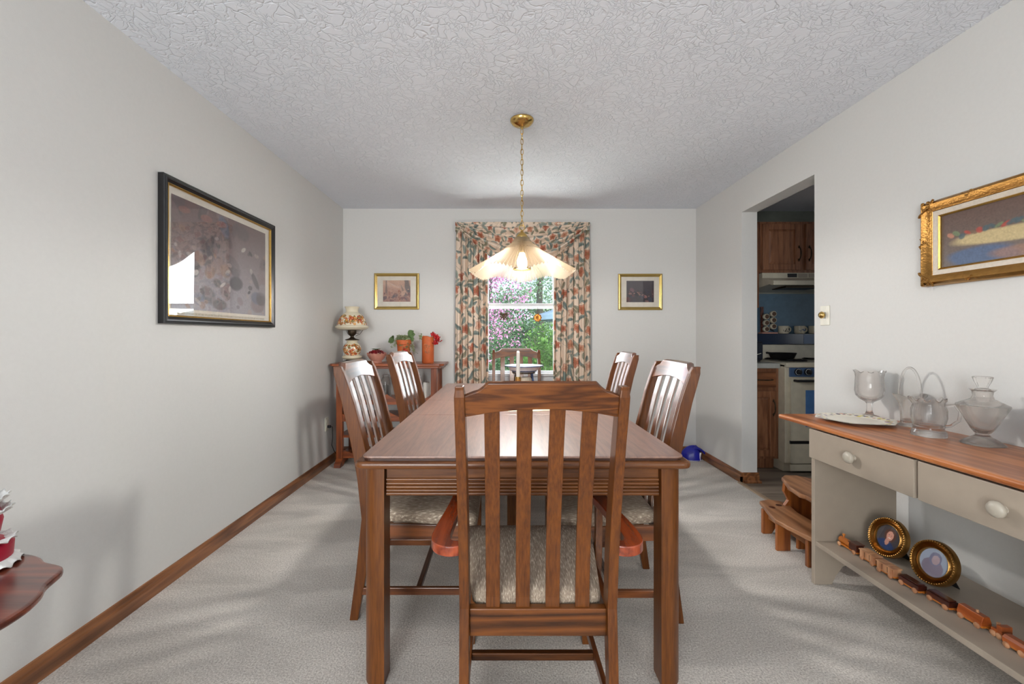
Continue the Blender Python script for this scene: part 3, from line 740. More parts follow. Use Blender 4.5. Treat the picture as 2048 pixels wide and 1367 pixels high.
def swag():
    nu, nv = 280, 170
    t = np.linspace(-1, 1, nu)[:, None]; v = np.linspace(0, 1, nv)[None]
    zb = 1.80 + .44 * np.abs(t) ** 1.6
    Z = 2.273 - v * (2.273 - zb); X = .193 + .647 * t + 0 * v
    bulge = (1 - t ** 2)
    Y = 4.098 - .030 * v * bulge + .014 * np.sin(v * 2 * PI * 4.5 + .5 * np.sin(4 * t)) * (.5 + .5 * bulge) * 1.8 * np.minimum(1, v * 5 + .15) + .006 * np.sin(t * 21 + v * 3)
    P = np.stack([X, Y + 0 * X, Z], -1)
    col = floral(1.6 * (X + .6), 1.7 * (2.273 - Z) + .25 * t ** 2, 12)
    o = link('curtain_valance', grid(P, col, 'swag'), M['floral'], None, smooth=True, ang=180)
    sm = o.modifiers.new('thickness', 'SOLIDIFY'); sm.thickness = .003
    tag(o, 'draped floral swag valance across the top of the window', 'valance')
    r = thing('curtain_rod', 'white curtain rod behind the floral swag', 'rod', (.193, YB, 2.25))
    MB().tube([(-.65, -.0, 0), (-.65, -.10, 0), (-.55, -.105, 0), (.55, -.105, 0), (.65, -.10, 0), (.65, 0, 0)], .007, 8).go('rod', M['trimwhite'], r)
    MB().box(-.645, .645, -.122, -.002, .012, .016).go('light_stop', M['floralplain'], r)  # unseen strip added to stop light leaking above the curtain
    pts = [(-.651, -.002), (-.651, -.1), (-.645, -.128), (.645, -.128), (.651, -.1), (.651, -.002)]
    n = 200; P2 = np.zeros((n, 14, 3)); cum = np.linspace(0, 1, n)
    xs = np.interp(cum, [0, .07, .09, .91, .93, 1], [p[0] for p in pts]); yy = np.interp(cum, [0, .07, .09, .91, .93, 1], [p[1] for p in pts])
    for j in range(14):
        P2[:, j, 0] = xs; P2[:, j, 1] = yy + .004 * np.sin(cum * 190) - .001; P2[:, j, 2] = -.055 + .078 * j / 13
    A = np.repeat((cum * 1.7)[:, None], 14, 1); B = np.repeat(np.linspace(.08, 0, 14)[None], n, 0)
    link('header', grid(P2, floral(A, B, 31), 'header'), M['floral'], r, smooth=True, ang=180)
swag()

# ------------------------------------------------------------------ pendant lamp
def pendant():
    px_, py_ = .114, 2.49
    t = thing('pendant_lamp', 'brass chain pendant with pleated cream glass shade, lit', 'lamp', (px_, py_, ZC))
    MB().lathe([(.0685, -.001), (.069, -.008), (.060, -.022), (.042, -.034), (.018, -.040), (.009, -.046), (.006, -.052)], 40).go('canopy', M['brass'], t, smooth=True, ang=60)
    ch = MB(); z = -.05; k = 0
    while z > -.60:
        L, w_ = .0185, .0085; a = (k % 2) * PI / 2 + .3 * math.sin(k)
        path = []
        for i in range(12):
            q = 2 * PI * i / 12; xx = w_ * math.cos(q); zz = L * math.sin(q)
            path.append((xx * math.cos(a), xx * math.sin(a), z - L + zz))
        ch.tube(path, .0019, 6, closed=True); z -= .030; k += 1
    ch.go('chain', M['brass'], t, smooth=True)
    MB().tube([(.003 * math.sin(i), .003 * math.cos(i * 1.3), -.04 - .03 * i) for i in range(20)], .0016, 6).go('cord', M['brass'], t)
    ring = [(.016 * math.cos(2 * PI * i / 18), 0, -.632 + .016 * math.sin(2 * PI * i / 18)) for i in range(18)]
    MB().tube(ring, .0028, 8, closed=True).go('loop', M['brass'], t, smooth=True)
    MB().lathe([(.003, -.646), (.008, -.652), (.012, -.658), (.030, -.676), (.036, -.690), (.034, -.694)], 28).go('cap', M['brass'], t, smooth=True, ang=60)
    nt_, prof = 96 * 4, [(.036, -.690), (.044, -.694), (.048, -.704), (.060, -.722), (.084, -.742), (.100, -.752), (.108, -.764), (.150, -.792), (.200, -.824), (.250, -.858), (.285, -.884), (.303, -.897)]
    # denser profile
    rr = np.interp(np.linspace(0, 11, 34), range(12), [p[0] for p in prof]); zz = np.interp(np.linspace(0, 11, 34), range(12), [p[1] for p in prof])
    th = np.linspace(0, 2 * PI, nt_, endpoint=False)[:, None]
    amp = np.clip((rr - .05) / .25, 0, 1)[None]
    pleat = np.abs(((th * 96 / (2 * PI)) % 1) - .5) * 2 - .5
    wave = np.cos(6 * th + .35)
    R = rr[None] * (1 + .03 * wave * amp ** 2) + 0 * th
    Z = zz[None] - .012 * pleat * (.25 + .75 * amp) + .016 * wave * amp ** 2.5
    P = np.stack([R * np.cos(th), R * np.sin(th), Z], -1)
    o = link('shade', grid(P, None, 'shade', closeu=True), M['shade'], t)
    MB().lathe([(.012, -.70), (.019, -.72), (.020, -.775), (.016, -.78)], 24).go('socket', M['brass'], t, smooth=True)
    MB().lathe([(.012, -.778), (.016, -.79), (.027, -.815), (.030, -.835), (.026, -.853), (.012, -.864), (.001, -.866)], 24).go('bulb', M['bulb'], t, smooth=True, ang=180)
    MB().lathe([(.05, -.79), (.052, -.85), (.050, -.875), (.0505, -.875), (.0525, -.85), (.0505, -.79)], 32).go('inner_glass', M['pane'], t, smooth=True)
    MB().lathe([(.0495, -.872), (.052, -.872), (.052, -.877), (.0495, -.877)], 32).go('inner_rim', M['brass'], t)
    l = bpy.data.lights.new('bulb_light', 'POINT'); l.energy = BULB; l.shadow_soft_size = .045; l.color = (1, .965, .92)
    lo = bpy.data.objects.new('bulb_light', l); C.objects.link(lo); lo.parent = t; lo.location = (0, 0, -.905)
pendant()

# ------------------------------------------------------------------ plant stand in the far left corner
SY0, SY1, SZ = 3.83, 4.20, .925
def stand():
    x0, x1 = -1.50, -.592; cx = (x0 + x1) / 2
    t = thing('display_stand', 'orange oak open display stand with scalloped shelves in the far left corner', 'stand', (cx, (SY0 + SY1) / 2, 0))
    T = Matrix.Translation((-cx, -(SY0 + SY1) / 2, 0))
    a, b_ = -1.568, -.532
    MB().prism([(a, SY1 - .012), (a, SY0 + .03), (a + .035, SY0 - .012), (b_ - .035, SY0 - .012), (b_, SY0 + .03), (b_, SY1 - .012)], 'z', SZ - .022, SZ, T).go('top', M['hutch'], t, bev=.004)
    MB().prism([(a + .03, SY1 - .02), (a + .03, SY0 + .03), (a + .05, SY0), (b_ - .05, SY0), (b_ - .03, SY0 + .03), (b_ - .03, SY1 - .02)], 'z', SZ - .045, SZ - .022, T).go('top_frame', M['hutch'], t, bev=.004)
    for x in (x0, x1 - .055):
        for y in (SY0, SY1 - .06):
            MB().box(x, x + .055, y, y + .045, .07, SZ - .045, T).go('post', M['hutch_z'], t, bev=.003)
        prof = [(SY0 - .05, 0), (SY0 + .03, 0), (SY0 + .07, .03), (SY1 - .11, .03), (SY1 - .07, 0), (SY1 - .012, 0), (SY1 - .012, .07), (SY1 - .06, .09), (SY0 + .06, .09), (SY0 + .01, .075), (SY0 - .045, .03)]
        MB().prism(prof, 'x', x - .002, x + .057, T).go('foot', M['hutch'], t, bev=.003)
    def scallop(z, h, peak):
        pts = [(x0 + .05, z - .045), (x1 - .05, z - .045)]
        n = 40; top = []
        for i in range(n + 1):
            q = i / n; x = (x1 - .05) + (x0 - x1 + .1) * q; d = abs(q - .5) * 2
            hh = .0
            if peak: hh = h * max(0, 1 - d / .28) ** 1.4 + h * .5 * max(0, (d - .9) / .1)
            else: hh = h * (max(0, (d - .78) / .22) ** 1.5 + max(0, 1 - d / .25) ** 1.5)
            top.append((x, z + hh))
        return pts + top
    for z, h, pk in ((.60, .05, False), (.448, .055, True)):
        s = MB().box(x0 + .01, x1 - .01, SY0 + .02, SY1 - .03, z - .018, z, T)
        s.go('shelf', M['hutch'], t, bev=.002)
        MB().prism(scallop(z, h, pk), 'y', SY0 + .008, SY0 + .024, T).go('shelf_apron', M['hutch'], t, bev=.002)
    MB().box(x0 + .01, x1 - .01, SY0 + .02, SY1 - .03, .255, .28, T).go('shelf', M['hutch'], t, bev=.002)
    MB().prism(scallop(.115, .03, False), 'y', SY0 + .02, SY0 + .04, T).go('shelf_apron', M['hutch'], t, bev=.002)
stand()
def floral_lathe(name, prof, n, parent, base, motifs, z0, z1, seed):
    prof2 = np.array(prof); m = 90
    cum = np.concatenate([[0], np.cumsum(np.hypot(*np.diff(prof2, axis=0).T))]); q = np.linspace(0, cum[-1], m)
    r = np.interp(q, cum, prof2[:, 0]); z = np.interp(q, cum, prof2[:, 1]); th = np.linspace(0, 2 * PI, n, endpoint=False)[:, None]
    P = np.stack([r * np.cos(th), r * np.sin(th), z + 0 * th], -1)
    col = np.ones((n, m, 3)) * linA(base); R = random.Random(seed)
    for k in range(motifs):
        a = R.random() * 2 * PI; zz = R.uniform(z0, z1); rad = R.uniform(.006, .014); rm = np.interp(zz, z[::-1] if z[0] > z[-1] else z, r[::-1] if z[0] > z[-1] else r)
        d = np.sqrt((np.angle(np.exp(1j * (th - a))) * rm) ** 2 + (z[None] - zz) ** 2)
        c = R.choice([(166, 92, 40), (196, 128, 48), (120, 62, 30), (214, 150, 90), (104, 96, 60), (176, 60, 40)])
        col[d < rad] = linA(c); col[d < rad * .35] = linA((222, 190, 120))
    return link(name, grid(P, col, name, closeu=True), M['painted'], parent, smooth=True, ang=180)
def oil_lamp():
    t = thing('table_lamp', 'hurricane style milk glass lamp with painted flowers on the corner stand', 'lamp', (-1.415, 4.0, SZ))
    MB().lathe([(.001, 0), (.092, .0), (.095, .008), (.085, .016), (.06, .022), (.05, .030), (.001, .03)], 28).go('foot', M['bronze'], t, smooth=True)
    floral_lathe('font', [(.045, .028), (.075, .034), (.090, .050), (.088, .062), (.066, .072), (.064, .08), (.076, .10), (.082, .125), (.078, .155), (.060, .178), (.045, .19), (.048, .202), (.055, .21), (.02, .212)], 220, t, (222, 212, 184), 190, .08, .17, 3)
    MB().lathe([(.001, .205), (.066, .212), (.064, .217), (.03, .228), (.016, .24), (.016, .25), (.030, .262), (.040, .28), (.040, .302), (.03, .306), (.001, .306)], 28).go('burner', M['bronze'], t, smooth=True, ang=50)
    b = MB(); b.tube([(.099 * math.cos(a), .099 * math.sin(a), .308) for a in np.linspace(0, 2 * PI, 28, endpoint=False)], .003, 6, closed=True)
    for k in range(3):
        a = k * 2.1 + .4; b.tube([(.03 * math.cos(a), .03 * math.sin(a), .25), (.07 * math.cos(a), .07 * math.sin(a), .27), (.098 * math.cos(a), .098 * math.sin(a), .308)], .0022, 5)
    b.tube([(.035, 0, .272), (.062, 0, .274)], .0025, 5); b.go('shade_holder', M['bronze'], t, smooth=True)
    floral_lathe('shade', [(.098, .305), (.130, .312), (.149, .328), (.152, .338), (.142, .346), (.132, .352), (.128, .38), (.117, .41), (.098, .440), (.074, .462), (.056, .476), (.055, .49), (.060, .51), (.068, .525), (.066, .525), (.058, .51), (.053, .49)], 320, t, (222, 212, 186), 330, .36, .44, 8)
    MB().lathe([(.001, .306), (.03, .31), (.034, .36), (.026, .42), (.022, .47), (.001, .47)], 20).go('chimney', M['wax'], t, smooth=True)
oil_lamp()
def berries(name, label, mtl, pts, r, cat='berries'):
    m = MB(); R = random.Random(len(pts))
    for p in pts: m.sphere(p, r * R.uniform(.8, 1.15), 8, 6)
    o = m.go(name, mtl, None, smooth=True); o['kind'] = 'stuff'; return tag(o, label, cat)
def leafmesh(m, c, L, Wd, rot):
    pts = []
    for i in range(7):
        q = i / 6; w_ = Wd * math.sin(PI * min(1, q * .9 + .08)) ; pts.append((q * L, w_, .12 * L * math.sin(PI * q)))
    vs = [(p[0], -p[1], p[2] + .1 * p[1]) for p in pts] + [(p[0], 0, p[2]) for p in pts] + [(p[0], p[1], p[2] + .1 * p[1]) for p in pts]
    fs = [(i, i + 1, i + 8, i + 7) for i in range(6)] + [(i + 7, i + 8, i + 15, i + 14) for i in range(6)]
    m.add(vs, fs, Matrix.Translation(c) @ Euler(rot).to_matrix().to_4x4())
def stand_items():
    R = random.Random(2)
    bx, by = -1.18, 3.99
    t = thing('bowl', 'pink glazed fluted bowl holding berries on the corner stand', 'bowl', (bx, by, SZ))
    MB().lathe([(.001, 0), (.046, 0), (.048, .008), (.044, .014), (.066, .04), (.084, .07), (.090, .088), (.086, .088), (.078, .07), (.058, .04), (.001, .022)], 48,
               fr=lambda a, i, r, z: 1 + (.03 * math.cos(16 * a) if z > .03 else 0), fz=lambda a, i, r, z: .004 * math.cos(16 * a) if z > .08 else 0).go('body', M['pinkbowl'], t, smooth=True)
    pts = []
    for k in range(150):
        a = R.random() * 2 * PI; q = math.sqrt(R.random()); pts.append((bx + .082 * q * math.cos(a), by + .082 * q * math.sin(a), SZ + .082 + .034 * (1 - q * q) + R.uniform(-.006, .006)))
    berries('berries', 'dark red berries heaped in the pink bowl', M['berry'], pts, .0078)
    m = MB()
    for k in range(5): leafmesh(m, (bx + .0, by - .03, SZ + .118), .05, .014, (R.uniform(-.3, .3), -.25, k * 1.25))
    tag(m.go('sprig', M['leaf'], None, smooth=True), 'dark leafy sprig lying on top of the berries', 'sprig')
    # terracotta pot with ivy
    px_, py_ = -.93, 4.0
    t = thing('flower_pot', 'terracotta flower pot with painted band on the corner stand', 'pot', (px_, py_, SZ))
    MB().lathe([(.001, 0), (.046, 0), (.050, .01), (.062, .172), (.070, .174), (.072, .212), (.066, .214), (.060, .19), (.001, .185)], 36).go('body', M['terracotta'], t, smooth=True, ang=35)
    m = MB()
    for k in range(9): m.sphere((.056 * math.cos(-PI / 2 + .3 + (k % 4) * .17), .056 * math.sin(-PI / 2 + .3 + (k % 4) * .17) - .004, .10 + .014 * (k // 4)), .008, 8, 6)
    m.go('painted_cherries', M['berry2'], t, smooth=True)
    t2 = thing('trailing_plant', 'pale green trailing ivy spilling from the terracotta pot', 'plant', (px_, py_, SZ + .19))
    m = MB(); lf = MB()
    for k in range(34):
        a = R.random() * 2 * PI; L = R.uniform(.5, 1.0); path = []
        side = 1 if math.cos(a) > 0 else .6
        for i in range(7):
            q = i / 6; rr = .01 + .11 * q * L; zz = .012 + .05 * math.sin(PI * q * .9) - (.19 * side * L) * max(0, q - .45) * 1.2
            path.append((rr * math.cos(a), rr * math.sin(a) * .8, zz))
        m.tube(path, .0012, 4)
        for i in range(2, 7):
            for _ in range(3):
                p = path[i]; leafmesh(lf, (p[0] + R.uniform(-.01, .01), p[1] + R.uniform(-.01, .01), p[2] + R.uniform(-.01, .01)), R.uniform(.012, .022), .005, (R.uniform(-1, 1), R.uniform(-.6, .6), R.random() * 6.3))
    m.go('stems', M['palegreen'], t2); lf.go('small_leaves', M['palegreen'], t2, smooth=True)
    for (dx, dz, s, mz) in ((.045, .10, 1.5, .4), (-.085, .055, 1.3, 2.8), (-.04, .06, .9, 2.0), (.07, .06, .8, .3)):
        m = MB()
        for k in range(3): leafmesh(m, (dx, -.02, dz - .03), .045 * s, .020 * s, (PI / 2 * .8, -.6 + .5 * k, mz + (k - 1) * .5))
        m.go('leaf', M['leaf'], t2, smooth=True)
    # cylinder vase
    vx, vy = -.70, 3.99
    t = thing('vase', 'tall orange terracotta cylinder vase with pressed flower relief on the corner stand', 'vase', (vx, vy, SZ))
    MB().lathe([(.001, 0), (.053, 0), (.055, .006), (.056, .24), (.054, .246), (.050, .246), (.050, .05), (.001, .05)], 40, fz=lambda a, i, r, z: .006 * math.cos(3 * a) if z > .2 else 0).go('body', M['terracotta'], t, smooth=True, ang=35)
    m = MB()
    for k in range(34):
        a = -PI / 2 + R.uniform(-.55, .45); z = R.uniform(.09, .18)
        m.sphere((.0555 * math.cos(a), .0555 * math.sin(a), z), R.uniform(.003, .006), 6, 4, (1, .5, 1.6))
    m.go('relief', M['pine'], t, smooth=True)
    pts = []
    for k in range(110):
        q = R.random(); pts.append((vx + .045 + .045 * math.sin(PI * q * .9) + R.gauss(0, .012), vy + R.gauss(0, .016) - .01, SZ + .275 - .10 * q + R.gauss(0, .008)))
    berries('berries', 'scarlet berry spray hanging over the rim of the orange vase', M['berry2'], pts, .0075)
    m = MB()
    for k in range(26): leafmesh(m, (vx - .05 - R.random() * .03, vy - .01, SZ + .21 + R.random() * .055), .022, .008, (R.uniform(-1, 1), R.uniform(-1, 1), R.random() * 6))
    m.tube([(vx - .02, vy, SZ + .20), (vx - .045, vy, SZ + .255), (vx - .065, vy - .01, SZ + .25), (vx - .078, vy - .01, SZ + .21)], .0018, 5)
    tag(m.go('dried_sprig', M['palegreen'], None, smooth=True), 'dried tan sprig at the left rim of the orange vase', 'sprig')
    # jars and candles on the shelf below
    for i, (x, lab) in enumerate(((-1.088, 'lidded glass jar around a white candle on the stand shelf, behind the chairs'), (-.79, 'narrow clear glass jar on the stand shelf, right of the other jars'), (-1.175, 'clear glass jar at the left on the stand shelf'))):
        s = .72 if i else 1
        t = thing('glass_jar', lab, 'jar', (x, 3.97, .60), 0, 'glass jars on the stand shelf')
        MB().lathe([(.001, 0), (.047 * s, 0), (.050 * s, .01), (.050 * s, .15), (.040 * s, .18), (.028 * s, .195), (.028 * s, .205), (.024 * s, .205), (.024 * s, .195), (.037 * s, .178), (.047 * s, .15), (.047 * s, .012), (.001, .008)], 28).go('body', M['glass'], t, smooth=True)
        MB().lathe([(.001, .206), (.032 * s, .206), (.030 * s, .216), (.01, .222), (.012, .235), (.001, .24)], 20).go('lid', M['glass'], t, smooth=True)
    for x, lab in ((-1.088, 'white pillar candle inside the lidded glass jar'), (-.712, 'white pillar candle at the right end of the stand shelf')):
        z = .6085 if x < -1 else .6
        t = thing('candle', lab, 'candle', (x, 3.97, z), 0, 'white candles on the stand shelf')
        h = .115 if x < -1 else .145
        MB().lathe([(.001, 0), (.031, 0), (.032, .004), (.032, h - .003), (.029, h), (.02, h - .004), (.001, h - .005)], 24).go('body', M['wax'], t, smooth=True, ang=40)
        MB().tube([(0, 0, h - .008), (.002, 0, h + .006)], .0012, 5).go('wick', M['iron'], t)
stand_items()
def outlet():
    t = thing('wall_outlet', 'white electrical outlet low on the left wall near the corner', 'outlet', (XL + .0005, 3.825, .383), PI / 2)
    MB().box(-.037, .037, -.006, 0, -.06, .06).go('plate', M['plastic'], t, bev=.003)
    for z in (.022, -.022): MB().lathe([(.001, 0), (.017, 0), (.017, .002), (.015, .003), (.001, .003)], 16, mtx=Matrix.Translation((0, -.006, z)) @ Matrix.Rotation(PI / 2, 4, 'X')).go('socket', M['plastic'], t)
    c = thing('lamp_cord', 'black lamp cord plugged into the outlet, drooping to the baseboard', 'cord', (XL + .012, 3.825, .361))
    MB().box(.0, .026, -.012, .012, -.012, .012).go('plug', M['iron'], c, bev=.003)
    MB().tube([(.022, 0, 0), (.03, .03, -.01), (.02, .055, -.06), (.016, .07, -.12), (.014, .055, -.18), (.02, .09, -.24), (.02, .15, -.29), (.02, .2, -.31)], .0032, 6).go('cable', M['iron'], c, smooth=True)
outlet()

# ------------------------------------------------------------------ things on the dining table
def table_things():
    Z = .775
    m = MB(); n = 64; rings = []
    for (f, dz) in ((0.01, .0025), (.6, .0025), (.96, .0025), (1.0, .0015), (1.0, .0004), (.01, .0004)):
        rings.append([(.19 * f * math.cos(2 * PI * k / n) * (1 + .035 * math.cos(16 * 2 * PI * k / n)), .13 * f * math.sin(2 * PI * k / n) * (1 + .035 * math.cos(16 * 2 * PI * k / n)), dz) for k in range(n)])
    m.loft(rings); o = m.go('doily', M['doily'], None, smooth=False); o.location = (.115, 2.37, Z)
    tag(o, 'cream scalloped doily in the middle of the dining table', 'doily')
    t = thing('candlestick', 'brass finger candlestick standing on the cream doily', 'candlestick', (.088, 2.40, Z + .0026))
    MB().lathe([(.001, 0), (.048, 0), (.052, .006), (.05, .010), (.02, .012), (.010, .02), (.008, .06), (.013, .075), (.007, .09), (.008, .125), (.016, .14), (.017, .165), (.014, .167), (.001, .150)], 28).go('body', M['brass'], t, smooth=True)
    MB().tube([(.05 + .016 * math.cos(a), -.0, .016 + .016 * math.sin(a)) for a in np.linspace(PI * .9, -PI * .9, 14)], .0025, 6).go('finger_loop', M['brass'], t, smooth=True)
    t = thing('taper_candle', 'white taper candle in the brass candlestick', 'candle', (.088, 2.40, Z + .0026 + .151))
    MB().lathe([(.001, 0), (.0105, 0), (.0115, .03), (.0095, .15), (.0075, .160), (.001, .163)], 18).go('body', M['wax'], t, smooth=True, ang=60)
    MB().tube([(0, 0, .16), (.001, 0, .172)], .001, 5).go('wick', M['iron'], t)
    # footed enamel dish
    t = thing('enamel_dish', 'wide white enamel dish with navy rim on a wire stand, far half of the table', 'dish', (.155, 3.1, Z + .138))
    MB().lathe([(.001, 0), (.075, 0), (.102, .018), (.112, .036), (.138, .042), (.141, .046), (.138, .050), (.108, .042), (.096, .02), (.070, .006), (.001, .006)], 48).go('bowl', M['enamel'], t, smooth=True, ang=60)
    MB().tube([(.1405 * math.cos(a), .1405 * math.sin(a), .045) for a in np.linspace(0, 2 * PI, 48, endpoint=False)], .0035, 8, closed=True).go('rim', M['enamelblue'], t, smooth=True)
    MB().tube([(.092 * math.cos(a), .092 * math.sin(a), .0095) for a in np.linspace(0, 2 * PI, 48, endpoint=False)], .004, 8, closed=True).go('foot_band', M['enamelblue'], t, smooth=True)
    t = thing('dish_stand', 'dark metal stand carrying the enamel dish', 'stand', (.155, 3.1, Z))
    for k in range(4):
        a = PI / 4 + k * PI / 2
        MB().tube([(.105 * math.cos(a), .105 * math.sin(a), .003), (.098 * math.cos(a), .098 * math.sin(a), .05), (.086 * math.cos(a), .086 * math.sin(a), .10), (.08 * math.cos(a), .08 * math.sin(a), .134)], .006, 8).go('leg', M['enamelblue'] if math.cos(a) > 0 else M['bronze'], t, smooth=True)
    MB().tube([(.08 * math.cos(a), .08 * math.sin(a), .133) for a in np.linspace(0, 2 * PI, 32, endpoint=False)], .0045, 8, closed=True).go('ring', M['bronze'], t, smooth=True)
    t = thing('pillar_jar', 'cream stoneware jar under the enamel dish', 'jar', (.165, 3.1, Z))
    MB().lathe([(.001, 0), (.044, 0), (.048, .01), (.048, .085), (.040, .10), (.001, .10)], 28).go('body', M['cream'], t, smooth=True, ang=50)
table_things()

# ------------------------------------------------------------------ sideboard
TZ = .767
def sideboard():
    ox, oy = 1.69, 1.5
    t = thing('sideboard', 'long taupe-painted sideboard with pine top and open lower shelf by the right wall', 'sideboard', (ox, oy, 0))
    T = Matrix.Translation((-ox, -oy, 0))
    y0, y1 = .78, 2.234
    MB().prism(rrect(1.446, 1.915, y0, y1, .012), 'z', TZ - .024, TZ, T).go('top', M['pine'], t, bev=.009, seg=3)
    yb1, yb0, xf, xb = 2.03, .98, 1.475, 1.862
    for (a, b_) in ((yb1 - .022, yb1), (yb0, yb0 + .022)):
        pr = [(xf, 0), (xf + .082, 0), (xf + .10, .04), (xf + .135, .085), (xf + .19, .10), (xf + .25, .085), (xb - .10, .04), (xb - .082, 0), (xb, 0), (xb, TZ - .025), (xf, TZ - .025)]
        MB().prism(pr, 'y', a, b_, T).go('side_panel', M['taupe'], t, bev=.002)
    MB().box(xf + .004, xb, yb0 + .022, yb1 - .022, .184, .206, T).go('shelf', M['taupe'], t, bev=.002)
    c = MB().box(xf + .02, xb - .004, yb0 + .022, yb1 - .022, .600, .612, T).box(xb - .018, xb - .004, yb0 + .022, yb1 - .022, .612, TZ - .026, T).box(xf + .012, xf + .028, 1.497, 1.513, .60, TZ - .026, T)
    c.go('drawer_case', M['taupe'], t)
    for a, b_ in ((1.5115, yb1 - .001), (yb0 + .001, 1.4985)):
        d = MB().box(xf - .012, xf + .010, a, b_, .597, .734, T).go('drawer', M['taupe'], t, bev=.0025)
        yc = (a + b_) / 2
        MB().lathe([(.001, 0), (.012, 0), (.010, .009), (.015, .013), (.0235, .018), (.025, .024), (.0215, .031), (.012, .036), (.001, .0375)], 26,
                   mtx=T @ Matrix.Translation((xf - .012, yc, .668)) @ Matrix.Rotation(-PI / 2, 4, 'Y')).go('knob', M['taupe_knob'], d, smooth=True, ang=60)
sideboard()
def glassware():
    # goblet
    t = thing('glass_goblet', 'tall pressed glass goblet with scalloped rim on the sideboard behind the plate', 'goblet', (1.83, 2.12, TZ))
    MB().lathe([(.001, .012), (.02, .009), (.046, .0005), (.050, 0), (.051, .003), (.036, .012), (.018, .018), (.0125, .034), (.0115, .070), (.018, .080), (.040, .094), (.054, .112), (.058, .135), (.057, .16), (.0565, .205), (.0595, .224), (.064, .233),
                (.0615, .233), (.056, .222), (.053, .205), (.0535, .16), (.054, .135), (.049, .115), (.034, .098), (.001, .088)], 64,
               fr=lambda a, i, r, z: 1 + (.028 * abs(math.cos(12 * a + z * 180)) if 8 < i < 14 and z < .165 else 0), fz=lambda a, i, r, z: .005 * math.cos(10 * a) if z > .23 else 0).go('body', M['glass'], t, smooth=True, ang=60)
    # handled basket
    t = thing('glass_basket', 'clear glass basket with tall arched handle on the sideboard by the wall', 'basket', (1.845, 1.925, TZ))
    MB().lathe([(.001, .012), (.025, .008), (.036, .0005), (.040, 0), (.041, .004), (.032, .013), (.031, .03), (.034, .08), (.040, .105), (.052, .130), (.053, .131), (.048, .127), (.036, .105), (.030, .08), (.027, .03), (.001, .02)], 48,
               fr=lambda a, i, r, z: (1 + .04 * abs(math.cos(4 * a)) if z < .1 else 1) + (.28 * math.cos(2 * a) if z > .12 else .08 * math.cos(2 * a) if z > .1 else 0), fz=lambda a, i, r, z: -.016 * math.cos(2 * (a - PI / 2)) * (1 if z > .12 else 0)).go('body', M['glass'], t, smooth=True, ang=60)
    MB().tube([(-.0, .052 * math.cos(a), .135 + .128 * math.sin(a)) for a in np.linspace(0, PI, 22)], .0055, 10).go('handle', M['glass'], t, smooth=True)
    # cut glass creamer
    t = thing('glass_creamer', 'cut glass creamer with side handle on the sideboard in front of the basket', 'creamer', (1.745, 1.74, TZ))
    MB().lathe([(.001, .022), (.035, .016), (.050, .0005), (.054, 0), (.056, .004), (.050, .020), (.044, .030), (.047, .045), (.053, .075), (.053, .105), (.047, .125), (.046, .138), (.052, .150), (.049, .150), (.043, .138), (.044, .125), (.049, .105), (.049, .075), (.043, .045), (.001, .035)], 72,
               fr=lambda a, i, r, z: 1 + (.055 * abs(math.cos(14 * a + z * 150)) if 4 < i < 13 else 0) + (.20 * max(0, math.cos(a - 2.2)) ** 6 if z > .13 else 0), fz=lambda a, i, r, z: .006 * math.cos(9 * a) if z > .148 else 0).go('body', M['glass'], t, smooth=True, ang=60)
    d = Vector((.45, -.89, 0)).normalized()
    MB().tube([d * (.048) + Vector((0, 0, .125)), d * .075 + Vector((0, 0, .135)), d * .092 + Vector((0, 0, .11)), d * .088 + Vector((0, 0, .075)), d * .065 + Vector((0, 0, .05)), d * .048 + Vector((0, 0, .045))], .006, 10).go('handle', M['glass'], t, smooth=True)
    # decanter
    t = thing('glass_decanter', 'pale footed glass decanter with wide shoulders on the sideboard', 'decanter', (1.805, 1.598, TZ))
    MB().lathe([(.001, .026), (.02, .022), (.045, .006), (.058, 0), (.062, .002), (.052, .012), (.034, .024), (.020, .034), (.020, .040), (.033, .060), (.048, .092), (.061, .120), (.072, .143), (.071, .149), (.048, .162), (.031, .172), (.027, .184), (.029, .198), (.037, .207),
                (.035, .207), (.026, .198), (.024, .184), (.028, .170), (.045, .159), (.067, .146), (.058, .120), (.045, .092), (.030, .062), (.012, .043), (.001, .042)], 56).go('body', M['iridglass'], t, smooth=True, ang=60)
    MB().lathe([(.001, .196), (.020, .198), (.0225, .2075), (.015, .212), (.016, .218), (.024, .236), (.029, .252), (.026, .255), (.001, .254)], 12).go('stopper', M['iridglass'], t, smooth=False)
    # dark vase at the picture edge
    t = thing('dark_vase', 'dark brown turned vase at the right end of the sideboard top', 'vase', (1.80, 1.408, TZ))
    MB().lathe([(.001, 0), (.038, 0), (.040, .006), (.022, .018), (.018, .03), (.032, .045), (.044, .075), (.040, .11), (.022, .135), (.020, .15), (.030, .165), (.026, .165), (.016, .15), (.001, .14)], 32).go('body', M['darkvase'], t, smooth=True)
    # plate
    n = 192; rr = [0, .03, .06, .085, .098, .104, .108, .115, .122, .129, .136, .143, .148]; zz = [.008, .008, .008, .008, .0082, .009, .0105, .0115, .0125, .0135, .0145, .0155, .016]
    th = np.linspace(0, 2 * PI, n, endpoint=False)[:, None]
    k = PI / 3; poly = 1 / np.cos(((th + .25) % k) - k / 2); poly = 1 + (poly - 1) * .75
    sc = 1 + (poly - 1) * np.clip((np.array(rr)[None] - .09) / .05, 0, 1)
    R_ = np.array(rr)[None] * sc
    m_ = 60; q = np.linspace(0, 12, m_); R2 = np.stack([np.interp(q, range(13), R_[i]) for i in range(n)]); Z2 = np.interp(q, range(13), zz)[None] + 0 * th
    P = np.stack([R2 * np.cos(th), R2 * np.sin(th), Z2], -1)
    col = np.ones((n, m_, 3)) * linA((232, 224, 206)); rg = random.Random(6)
